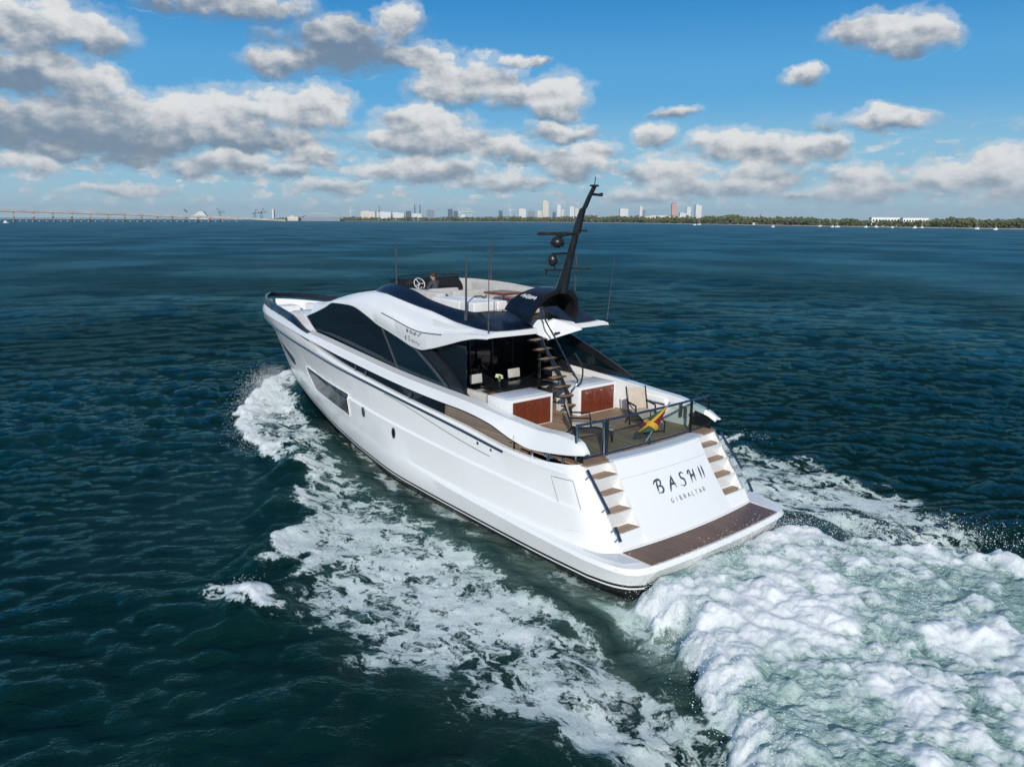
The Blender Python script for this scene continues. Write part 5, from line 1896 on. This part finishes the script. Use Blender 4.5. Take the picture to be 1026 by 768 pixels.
b = MB()
ico = bmesh.new()
bmesh.ops.create_icosphere(ico, subdivisions=1, radius=1.0)
iv = [v.co.copy() for v in ico.verts]
ifc = [tuple(v.index for v in f.verts) for f in ico.faces]
ico.free()
for k in range(10000):
    px = 268 + (1180 - 268) * random.random()**0.92
    p = shore_at(px)
    a = ((p - CAM) * Vector((1, 1, 0)))
    dist = a.length
    a = a.normalized()
    top = float(np.interp(px, [s[0] for s in TOPY], [s[1] for s in TOPY]))
    depth = a.dot(fh) * dist
    ht = place(px, top, depth).z
    ht = max(3.0, ht) * 1.22
    back = random.random()
    hz = ht * (0.20 + 0.72 * random.random()**0.8) * (0.72 + 0.28 * back) * (0.92 + 0.06 * math.sin(px * 0.31 + 2 * math.sin(px * 0.047)) + 0.07 * math.sin(px * 0.113 + 1.3 * math.sin(px * 0.029)) + random.uniform(-0.08, 0.06))
    rr = ht * random.uniform(0.06, 0.15)
    c = p + a * (16 + back * 90) + Vector((0, 0, max(rr * 0.5, hz - rr * 0.6)))
    base = len(b.v)
    sc = (random.uniform(0.8, 1.4), random.uniform(0.8, 1.4), random.uniform(0.6, 1.1))
    for v in iv:
        q = random.uniform(0.65, 1.3)
        b.v.append((c.x + v.x * rr * sc[0] * q, c.y + v.y * rr * sc[1] * q, c.z + v.z * rr * sc[2] * q))
    for fa in ifc:
        b.f.append(tuple(base + i for i in fa))
        b.m.append(0)
wood = b.build('shore_woods', FOL, smooth=False)
tag(wood, 'low green wood along the far shore', kind='stuff')

# bridge on the left
BR = [(-70, 1330, 206.0), (-30, 1365, 207.8), (0, 1400, 209.3), (45, 1450, 210.6), (90, 1500, 212.0), (130, 1550, 213.4), (170, 1600, 215.0), (205, 1645, 216.2), (235, 1685, 217.4), (262, 1715, 218.6), (285, 1740, 219.9)]
br = thing('causeway_bridge', 'long pale concrete bridge descending to the right above the water on rows of piers', 'bridge', (0, 0, 0))
b = MB()
tops = [place(px, py, d) for px, d, py in BR]
tops = [Vector(p) for p in curve3(tops, 60)]
side = Vector((-fh.y, fh.x, 0))
acr = []
for i, p in enumerate(tops):
    t_ = (tops[min(i + 1, 59)] - tops[max(i - 1, 0)])
    acr.append(Vector((t_.y, -t_.x, 0)).normalized())
w_ = 7.0
mk = lambda s, z: [p + n_ * s + Vector((0, 0, z)) for p, n_ in zip(tops, acr)]
b.grid([mk(-w_, 0), mk(-w_, -4.3), mk(-w_ * .6, -4.9), mk(w_ * .6, -4.9), mk(w_, -4.3), mk(w_, 0), mk(-w_ + .5, -0.9), mk(-w_, 0)], 0)
b.build('bridge_deck', CONC, br)
brx = [q[0] for q in BR]
for px in (-58, -38, -20, -2, 16.5, 36, 55, 73.5, 91.5, 109, 126, 142, 158, 173, 187, 200, 212, 223, 233, 242):
    d = float(np.interp(px, brx, [q[1] for q in BR]))
    zt = place(px, float(np.interp(px, brx, [q[2] for q in BR])), d).z
    g = far(px, d)
    i = int(np.argmin([(Vector((p.x, p.y, 0)) - g).length for p in tops]))
    n_ = acr[i]
    rz_ = math.atan2(n_.y, n_.x)
    b = MB()
    b.box((g.x, g.y, (zt - 3.4) / 2 - 0.5), (5.6, 2.6, zt - 3.4 + 1.0), rot=rz_, bevel=0.3, seg=1)
    b.box((g.x, g.y, zt - 3.9), (11.5, 3.0, 1.5), rot=rz_, bevel=0.3, seg=1)
    b.box((g.x, g.y, 0.4), (9.0, 6.0, 2.2), rot=rz_, bevel=0.3, seg=1)
    b.build('bridge_pier', CONC, br)
lb = thing('fishing_pier', 'low old bridge on short posts running beneath the high bridge', 'pier', (0, 0, 0))
b = MB()
LB = [(22, 1405), (60, 1445), (100, 1490), (140, 1540), (180, 1590), (215, 1635), (255, 1680)]
lt = [far(px, d) for px, d in LB]
for p, q in zip(lt[:-1], lt[1:]):
    n_ = Vector((q.y - p.y, p.x - q.x, 0)).normalized() * 4
    b.prism([p + n_ + Vector((0, 0, 4.6)), q + n_ + Vector((0, 0, 4.6)), q - n_ + Vector((0, 0, 4.6)), p - n_ + Vector((0, 0, 4.6))], (0, 0, 1.3))
b.build('pier_deck', CONC, lb)
b = MB()
for s in range(len(lt) - 1):
    for q in range(6):
        g = lt[s].lerp(lt[s + 1], q / 6.0)
        b.box((g.x, g.y, 1.8), (1.8, 1.8, 5.6), bevel=0)
pp = b.build('pier_post', CONC, lb)
pp['kind'] = 'stuff'


def facade(name, base, glassc, fx_=3.4, fz=3.2, frac=0.45):
    m, t = material(name)
    tcn = t.n('ShaderNodeTexCoord').outputs['Object']
    s = t.n('ShaderNodeSeparateXYZ', ins={0: tcn})
    u = t.math('FRACT', t.math('DIVIDE', t.math('ADD', s.outputs[0], s.outputs[1]), fx_))
    v = t.math('FRACT', t.math('DIVIDE', s.outputs[2], fz))
    win = t.math('MULTIPLY', t.math('LESS_THAN', u, 0.62), t.math('LESS_THAN', v, frac))
    pos = t.n('ShaderNodeNewGeometry').outputs['Position']
    c = t.mix(t.smooth(t.noise(pos, 0.05, 3), 0.3, 0.7), tuple(x * 0.9 for x in base), base)
    c = t.mix(win, c, glassc)
    p = t.n('ShaderNodeBsdfPrincipled', ins={'Base Color': c, 'Roughness': 0.55})
    o = t.n('ShaderNodeOutputMaterial')
    t.nt.links.new(p.outputs[0], o.inputs[0])
    return m


FW = facade('facade_white', (0.78, 0.77, 0.74), (0.36, 0.40, 0.44))
FC = facade('facade_cream', (0.74, 0.68, 0.56), (0.40, 0.38, 0.34))
FG = facade('facade_grey', (0.26, 0.29, 0.33), (0.12, 0.16, 0.20))
FD = facade('facade_dark', (0.07, 0.11, 0.16), (0.04, 0.07, 0.11), frac=0.7)
FP = facade('facade_pink', (0.62, 0.34, 0.28), (0.42, 0.26, 0.22))
MTL = {'w': FW, 'c': FC, 'g': FG, 'd': FD, 'p': FP}
yawz = math.atan2(fh.y, fh.x)


def tower(name, x0, x1, top, mat, label, depth=4600, roof=0.0, steps=0, cat='building'):
    cx_ = (x0 + x1) / 2.0
    g = far(cx_, depth)
    wd = (x1 - x0) * depth / FPX
    zt = place(cx_, top, depth).z
    t = thing(name, label, cat, g, yawz, 'buildings of the far skyline')
    b = MB()
    dd = min(30.0, max(14.0, wd * 0.8))
    b.box((0, 0, zt / 2), (dd, wd, zt), bevel=0.8, seg=1)
    # balcony bands, a plinth of lower rooms
    nfl = max(2, int(zt / 9))
    for q in range(1, nfl):
        b.box((-dd / 2 - 0.5, 0, zt * q / nfl), (1.6, wd * 0.92, 1.1), bevel=0.2, seg=1)
    b.build('wall', MTL[mat], t)
    b = MB()
    rh = roof if roof else max(3.0, zt * 0.05)
    b.box((0, wd * 0.12, zt + rh / 2), (dd * 0.6, wd * 0.45, rh), bevel=0.3, seg=1)
    b.box((0, 0, zt + 0.5), (dd + 1.2, wd + 1.2, 1.0), bevel=0.2, seg=1)
    b.build('roof', MTL['w' if mat in 'wc' else 'g'], t)
    return t


tower('waterfront_building', 368, 382, 212.0, 'c', 'long cream waterfront block left of the thin dark pole on the skyline', 4200)
tower('waterfront_building', 383.5, 397, 212.4, 'w', 'long white waterfront block right behind the thin dark pole', 4250)
tower('waterfront_building', 397.5, 409.5, 213.4, 'w', 'lowest white waterfront block, between the other long block and the dark square one', 4300)
tower('office_block', 411, 415.5, 211.6, 'd', 'small dark square block just left of the two dark chimneys', 4800)
tower('power_house', 417, 426.5, 214.3, 'w', 'low pale building at the foot of the two dark chimneys', 4700)
for x_, lb_ in ((419.6, 'left one of the twin dark chimneys'), (424.5, 'right one of the twin dark chimneys')):
    g = far(x_, 4720)
    zt = place(x_, 205.4, 4720).z
    b = MB()
    b.tube([(0, 0, 0), (0, 0, zt * 0.9), (0, 0, zt)], [3.6, 3.0, 3.2], 12)
    o = b.build('chimney_stack', FD)
    o.location = g
    tag(o, lb_ + ' rising from the power house', 'chimney', 'twin chimneys')
tower('apartment_tower', 430.5, 433.8, 210.4, 'g', 'slim grey tower, left one of a joined grey pair right of the chimneys', 4900)
tower('apartment_tower', 434.2, 437.5, 211.0, 'g', 'slim grey tower, right one of a joined grey pair right of the chimneys', 4920)
tower('office_tower', 451, 455.4, 209.6, 'd', 'taller of the two dark blue towers left of the white gantry cranes', 5000)
tower('office_tower', 456.4, 460.4, 211.6, 'd', 'shorter of the two dark blue towers left of the white gantry cranes', 5000)
tower('harbour_building', 463.5, 468, 215.4, 'w', 'small white building beneath the white gantry cranes', 4200)
tower('office_tower', 499.6, 503.2, 211.2, 'd', 'lone dark tower left of the white mast like crane', 4900)
tower('apartment_tower', 518.8, 525.6, 209.4, 'w', 'broad white apartment tower left of the tallest tower', 4700)
tower('apartment_tower', 527.5, 534, 211.8, 'g', 'low grey block between the broad white tower and the tallest tower', 4800)
tower('apartment_tower', 541.2, 547.2, 201.9, 'c', 'tallest tower of the skyline, cream coloured', 4700, roof=6)
tower('apartment_tower', 536.4, 540.8, 211.4, 'c', 'low cream wing leaning against the left side of the tallest tower', 4680)
tower('apartment_tower', 551, 554, 212.6, 'd', 'short dark block between the tallest tower and the twin stepped tower', 4600)
tower('apartment_tower', 555, 558.8, 205.6, 'w', 'slim white tower, second tallest left of the mast', 4700)
tower('apartment_tower', 559.2, 562, 210.0, 'c', 'short cream tower touching the right side of a slim white tower', 4720)
tower('apartment_tower', 567, 571.6, 207.2, 'w', 'white tower nearest to the left of the yacht mast, taller of its trio', 4700)
tower('apartment_tower', 572.2, 575.6, 209.0, 'c', 'cream tower in the middle of the trio left of the yacht mast', 4700)
tower('apartment_tower', 576, 578.6, 213.2, 'g', 'lowest grey tower of the trio left of the yacht mast', 4700)
tower('apartment_tower', 614.8, 623, 209.2, 'w', 'wide white tower standing alone just right of the yacht mast', 4200)
tower('apartment_tower', 633.8, 636.6, 207.2, 'w', 'very slim white tower right of the wide lone white tower', 4600)
tower('apartment_tower', 637.4, 640, 210.6, 'g', 'slim grey tower close behind the very slim white one', 4650)
tower('resort_hotel', 638, 676, 216.8, 'c', 'long low cream hotel under the pink tower', 3000)
tower('apartment_tower', 664.2, 669, 204.2, 'p', 'tall pink apartment tower', 4500)
tower('apartment_tower', 672, 678, 213.4, 'w', 'low white block between the pink tower and its white neighbour', 4500)
tower('apartment_tower', 678.4, 682.8, 207.6, 'w', 'white tower directly right of the pink tower', 4600)
tower('apartment_tower', 686.8, 692.8, 205.8, 'w', 'tall white tower at the right end of the skyline', 4600)

# white hotel on the right shore
for (x0, x1, top, lbl) in ((856, 884, 217.9, 'left wing of the long white flat roofed hotel among trees'), (886, 911, 218.4, 'right wing of the long white flat roofed hotel among trees')):
    depth = shore_at((x0 + x1) / 2).xy.length
    g0 = shore_at((x0 + x1) / 2)
    depth = (g0 - CAM).dot(fh) + 22
    g = far((x0 + x1) / 2, depth)
    wd = (x1 - x0) * depth / FPX
    zt = place((x0 + x1) / 2, top, depth).z
    t = thing('hotel_wing', lbl, 'building', g, yawz, 'white hotel on the shore')
    b = MB()
    b.box((4, 0, zt / 2), (8, wd, zt), bevel=0.1, seg=1)
    b.box((4, 0, zt + 0.15), (8.6, wd + 0.6, 0.3), bevel=0.05, seg=1)
    b.build('wall', pbr('hotel_white', (0.78, 0.78, 0.76), 0.6, var=0.06, vscale=0.3), t)
    for fl in range(2):
        for q in range(9):
            b = MB()
            b.box((-0.03, (q - 4) * wd / 9.2, zt * (0.34 + 0.36 * fl)), (0.2, wd / 9.2 * 0.55, zt * 0.18), bevel=0)
            b.build('window', GLASSBLUE, t)

# stadium like white arched roof, cruise ship and cranes on the left
t = thing('arched_hall', 'white hall with a long low arched roof on the left shore', 'building', far(330, 2300), yawz)
sc_ = 2300 / FPX
b = MB()
zb = place(330, 213.2, 2300).z
arcp = [(0, (q - 0.5) * 42 * sc_, 8 + (zb - 8) * math.sin(math.pi * q)**0.6) for q in np.linspace(0, 1, 17)]
b.grid([[(p[0] - 12, p[1], p[2]) for p in arcp], arcp, [(p[0] + 20, p[1], p[2]) for p in arcp]], 0)
b.grid([[(p[0] - 12, p[1], p[2]) for p in arcp], [(p[0] - 12, p[1], p[2] - 1.6) for p in arcp]], 0)
b.build('roof', CONC, t)
b = MB()
b.box((4, 0, 6), (26, 38 * sc_, 12), bevel=0.3, seg=1)
b.build('wall', FG, t)
tower('waterfront_building', 298.5, 309, 217.4, 'c', 'low cream building at the left end of the arched hall', 2290)
tower('lighthouse', 283.6, 285.4, 210.4, 'w', 'thin white tower standing alone left of the arched hall', 2600, cat='tower')

cs = thing('cruise_ship', 'white cruise ship with stacked decks behind the low end of the bridge', 'ship', far(214, 3200), yawz)
k_ = 3200 / FPX
b = MB()
b.prism([(0, 10 * k_, 3), (0, -9 * k_, 3), (0, -10.5 * k_, 14), (0, 10 * k_, 12)], (26, 0, 0))
b.build('hull', FW, cs)
b = MB()
for q in range(5):
    b.box((13, (0.6 - 0.3 * q) * k_, 13.5 + q * 4.4), (22 - q, (15.5 - 2.6 * q) * k_, 4.2), bevel=0.4, seg=1)
b.build('deck_house', FW, cs)
b = MB()
b.prism([(8, 14 * k_, 30), (8, 12.5 * k_, 30), (8, 15.2 * k_, 42), (8, 17 * k_, 42)], (6, 0, 0))
b.build('funnel', FD, cs)


def crane(px, top, depth, label, mat, lean=0.0, wide=1.0):
    t = thing('harbour_crane', label, 'crane', far(px, depth), yawz, 'harbour cranes')
    zt = place(px, top, depth).z
    b = MB()
    r_ = 1.1 * wide
    b.tube([(0, 6 * wide, 0), (0, 1, zt * 0.7)], r_, 6)
    b.tube([(0, -6 * wide, 0), (0, -1, zt * 0.7)], r_, 6)
    b.tube([(0, 5 * wide, zt * 0.2), (0, -5 * wide, zt * 0.2)], r_, 6)
    b.build('legs_frame', mat, t)
    b = MB()
    b.tube([(0, 0, zt * 0.55), (0, -lean, zt)], r_, 6)
    b.tube([(0, 12 * wide, zt * 0.62), (0, -20 * wide, zt * 0.60 + abs(lean) * 0.3)], r_, 6)
    b.tube([(0, -lean, zt), (0, -20 * wide, zt * 0.62)], r_ * 0.5, 6)
    b.build('boom', mat, t)


WCR = pbr('crane_white', (0.62, 0.64, 0.66), 0.6)
crane(358, 205.6, 3600, 'white crane alone at the left end of the long waterfront blocks', WCR, 2)
crane(385.4, 205.6, 4000, 'thin dark crane pole rising among the long waterfront blocks', FD, 1, 0.8)
crane(463, 208.0, 4200, 'left one of four white gantry cranes', WCR, -14, 1.3)
crane(466.6, 207.6, 4210, 'second from left of four white gantry cranes', WCR, -14, 1.3)
crane(470.2, 207.6, 4220, 'third from left of four white gantry cranes', WCR, -14, 1.3)
crane(473.6, 208.2, 4230, 'right one of four white gantry cranes', WCR, -14, 1.3)
crane(510.6, 203.6, 4200, 'white crane with a tall mast, left of the broad white tower', WCR, -8, 1.4)
crane(233.6, 208.6, 3300, 'dark crane with a leaning jib just right of the cruise ship', FD, -14)
crane(266.4, 209.6, 3000, 'left one of two dark jib cranes above the shore trees', FD, 6)
crane(272.8, 208.4, 3000, 'right one of two dark jib cranes above the shore trees', FD, 9)


def hull_shape(b, L, W, H):
    st_ = []
    for q in np.linspace(0, 1, 9):
        x = (q - 0.5) * L
        k = 1.0 if q < 0.5 else max(0.0, 1 - ((q - 0.5) * 2)**2.2)
        sh = H * (1 + 0.25 * q * q)
        st_.append([(x, 0.55 * W * k * 0.8, -0.3), (x, 0.5 * W * k, sh * 0.5), (x, 0.5 * W * k, sh), (x, 0, sh + 0.05), (x, -0.5 * W * k, sh), (x, -0.5 * W * k, sh * 0.5), (x, -0.55 * W * k * 0.8, -0.3)])
    b.grid(st_, 0)
    b.poly(st_[0])


BOATW = pbr('boat_white', (0.78, 0.78, 0.77), 0.4, var=0.05)


def sail_boat(px, py, top, label, L=9.0, rz=0.4):
    g = ground(px, py, 0.0)
    d = (g - CAM).dot(fh)
    zt = place(px, top, d).z
    t = thing('sailing_boat', label, 'sailboat', g, rz, 'boats moored off the far shore')
    b = MB()
    hull_shape(b, L, L * 0.3, 1.1)
    b.build('hull', BOATW, t)
    b = MB()
    b.box((-0.3, 0, 1.4), (L * 0.35, L * 0.18, 0.55), bevel=0.1)
    b.build('cabin', BOATW, t)
    b = MB()
    b.tube([(0.4, 0, 1.1), (0.4, 0, zt)], [0.14, 0.10], 6)
    b.tube([(0.4, 0, 2.2), (-L * 0.38, 0, 2.3)], 0.16, 6)
    b.tube([(0.4, 0, zt * 0.98), (L * 0.48, 0, 1.3)], 0.04, 5)
    b.build('mast', PALE, t)


def motor_boat(px, py, label, L=7.0, rz=0.3, tall=1.0):
    g = ground(px, py, 0.0)
    t = thing('motor_boat', label, 'motorboat', g, rz, 'boats moored off the far shore')
    b = MB()
    hull_shape(b, L, L * 0.34, 1.0)
    b.build('hull', BOATW, t)
    b = MB()
    b.box((-0.2, 0, 1.0 + 0.6 * tall), (L * 0.34, L * 0.24, 1.3 * tall), bevel=0.15)
    b.box((-0.3, 0, 1.25 + 1.3 * tall), (L * 0.42, L * 0.28, 0.12), bevel=0.04)
    b.build('cabin', BOATW, t)
    b = MB()
    b.box((-0.2 + L * 0.172, 0, 1.25 + 0.55 * tall), (0.06, L * 0.21, 0.45 * tall), bevel=0.02)
    b.build('window', GLASSBLUE, t)


sail_boat(700.6, 225.2, 216.5, 'moored sailboat furthest left, nearest the skyline towers', 6.5, rad(60))
sail_boat(821.5, 227.0, 219.0, 'small sailboat with a short mast, left of the tallest masted one', 4.5, rad(30))
sail_boat(839.0, 227.6, 215.2, 'sailboat with the tallest mast, left of the white hotel', 6.0, rad(52))
sail_boat(979.0, 229.6, 219.6, 'sailboat furthest right along the woods shore', 4.2, rad(50))
sail_boat(924.0, 228.4, 219.8, 'faint thin masted sailboat between the hotel and the rightmost sailboat', 3.2, rad(60))
motor_boat(774.5, 227.6, 'small white motorboat alone on open water right of the leftmost sailboat', 4.2, rad(20))
motor_boat(834.0, 227.7, 'little white motorboat touching the left side of the tallest masted sailboat', 3.5, rad(55))
motor_boat(867.5, 227.9, 'white motorboat in front of the left hotel wing', 4.2, rad(50))
motor_boat(878.0, 227.8, 'white motorboat in front of the gap between the hotel wings', 4.6, rad(60))
motor_boat(894.0, 228.3, 'low white motorboat in front of the right hotel wing', 3.2, rad(40), 0.6)
motor_boat(916.5, 228.6, 'white cabin cruiser just right of the hotel', 4.4, rad(55), 1.2)
motor_boat(997.5, 230.3, 'white motorboat furthest right of all', 3.8, rad(50), 1.1)
motor_boat(696.0, 225.6, 'white launch just left of the leftmost sailboat', 5.0, rad(40), 0.7)
motor_boat(5.5, 223.4, 'white sportfishing boat in front of the left end of the bridge', 9.0, rad(30), 1.4)
g = shore_at(756)
t = thing('beach_hut', 'small white hut on the beach in front of the woods', 'hut', g + Vector((4, -4, 0.5)), 0.3)
b = MB()
b.box((0, 0, 1.2), (3.4, 3.4, 2.4), bevel=0.05)
b.build('wall', BOATW, t)
b = MB()
b.prism([(-2.1, -2.1, 2.4), (-2.1, 2.1, 2.4), (-2.1, 0, 3.6)], (4.2, 0, 0))
b.build('roof', PALE, t)
# ----------------------------------------------------------------- spray thrown up along the bow waves and the wash


def spray():
    rng = np.random.RandomState(21)
    P, R = [], []

    def cloud(pts, n, spread, up_lo, up_hi, r_lo, r_hi, both=True):
        p = np.array(pts, float)
        for _ in range(n):
            i = rng.randint(0, len(p) - 1)
            t = rng.rand()
            c = p[i] * (1 - t) + p[i + 1] * t
            q = c[:2] + rng.normal(0, spread, 2)
            z = c[2] + up_lo + (up_hi - up_lo) * rng.rand()**2.2
            s = 1 if (not both or rng.rand() < 0.6) else -1
            P.append((q[0], q[1] * s, z))
            R.append(r_lo + (r_hi - r_lo) * rng.rand()**3)
    cloud([(23.8, 1.1, .5), (22.4, 2.0, .55), (20.8, 2.9, .5), (18.8, 3.9, .4), (16.5, 4.8, .25), (14, 5.4, .1)], 14000, 0.36, 0.0, 0.75, 0.003, 0.012)
    cloud([(23.6, 0.9, .5), (22.0, 1.6, .7), (20.4, 2.3, .6), (18.6, 2.8, .4)], 9000, 0.32, 0.0, 0.65, 0.003, 0.012)
    cloud([(4.7, 9.3, .12), (3.8, 9.45, .10)], 900, 0.2, 0.0, 0.22, 0.004, 0.013)
    cloud([(-1.0, 2.6, .35), (-2.4, 3.6, .5), (-4.2, 4.7, .5), (-6, 5.7, .45)], 4500, 0.34, 0.0, 0.45, 0.004, 0.014)
    cloud([(-1.25, 1.6, .4), (-1.25, -2.4, .45)], 2200, 0.26, 0.0, 0.36, 0.004, 0.012, False)
    cloud([(-2.5, 2, .7), (-2.8, -2, .7), (-5, -1, .8), (-5, 3, .7)], 3000, 0.8, 0.0, 0.3, 0.004, 0.012, False)
    P, R = np.array(P), np.array(R)
    iv_ = np.array([(1, 0, 0), (-1, 0, 0), (0, 1, 0), (0, -1, 0), (0, 0, 1), (0, 0, -1)], float)
    fc = np.array([(0, 2, 4), (2, 1, 4), (1, 3, 4), (3, 0, 4), (2, 0, 5), (1, 2, 5), (3, 1, 5), (0, 3, 5)])
    V = (P[:, None, :] + iv_[None] * R[:, None, None] * rng.uniform(0.7, 1.4, (len(P), 6, 1))).reshape(-1, 3)
    F = (fc[None] + 6 * np.arange(len(P))[:, None, None]).reshape(-1, 3)
    me = bpy.data.meshes.new('spray')
    me.from_pydata(V.tolist(), [], F.tolist())
    me.polygons.foreach_set('use_smooth', [True] * len(me.polygons))
    me.materials.append(pbr('spray_white', (0.82, 0.85, 0.86), 0.5))
    o = bpy.data.objects.new('spray', me)
    col.objects.link(o)
    tag(o, 'white droplets thrown up from the bow waves and the wash', kind='stuff')


spray()
# ----------------------------------------------------------------- sea air that pales the far shore
hz_m, ht_ = material('sea_haze')
pv = ht_.n('ShaderNodeVolumePrincipled', ins={'Color': (0.82, 0.90, 1.0, 1), 'Density': 6.0e-5, 'Anisotropy': 0.2})
ho = ht_.n('ShaderNodeOutputMaterial')
ht_.nt.links.new(pv.outputs[0], ho.inputs['Volume'])
b = MB()
b.box((0, 0, 85.0), (25600, 25600, 175.0), bevel=0)
hb = b.build('haze', hz_m, smooth=False)
hb['kind'] = 'stuff'
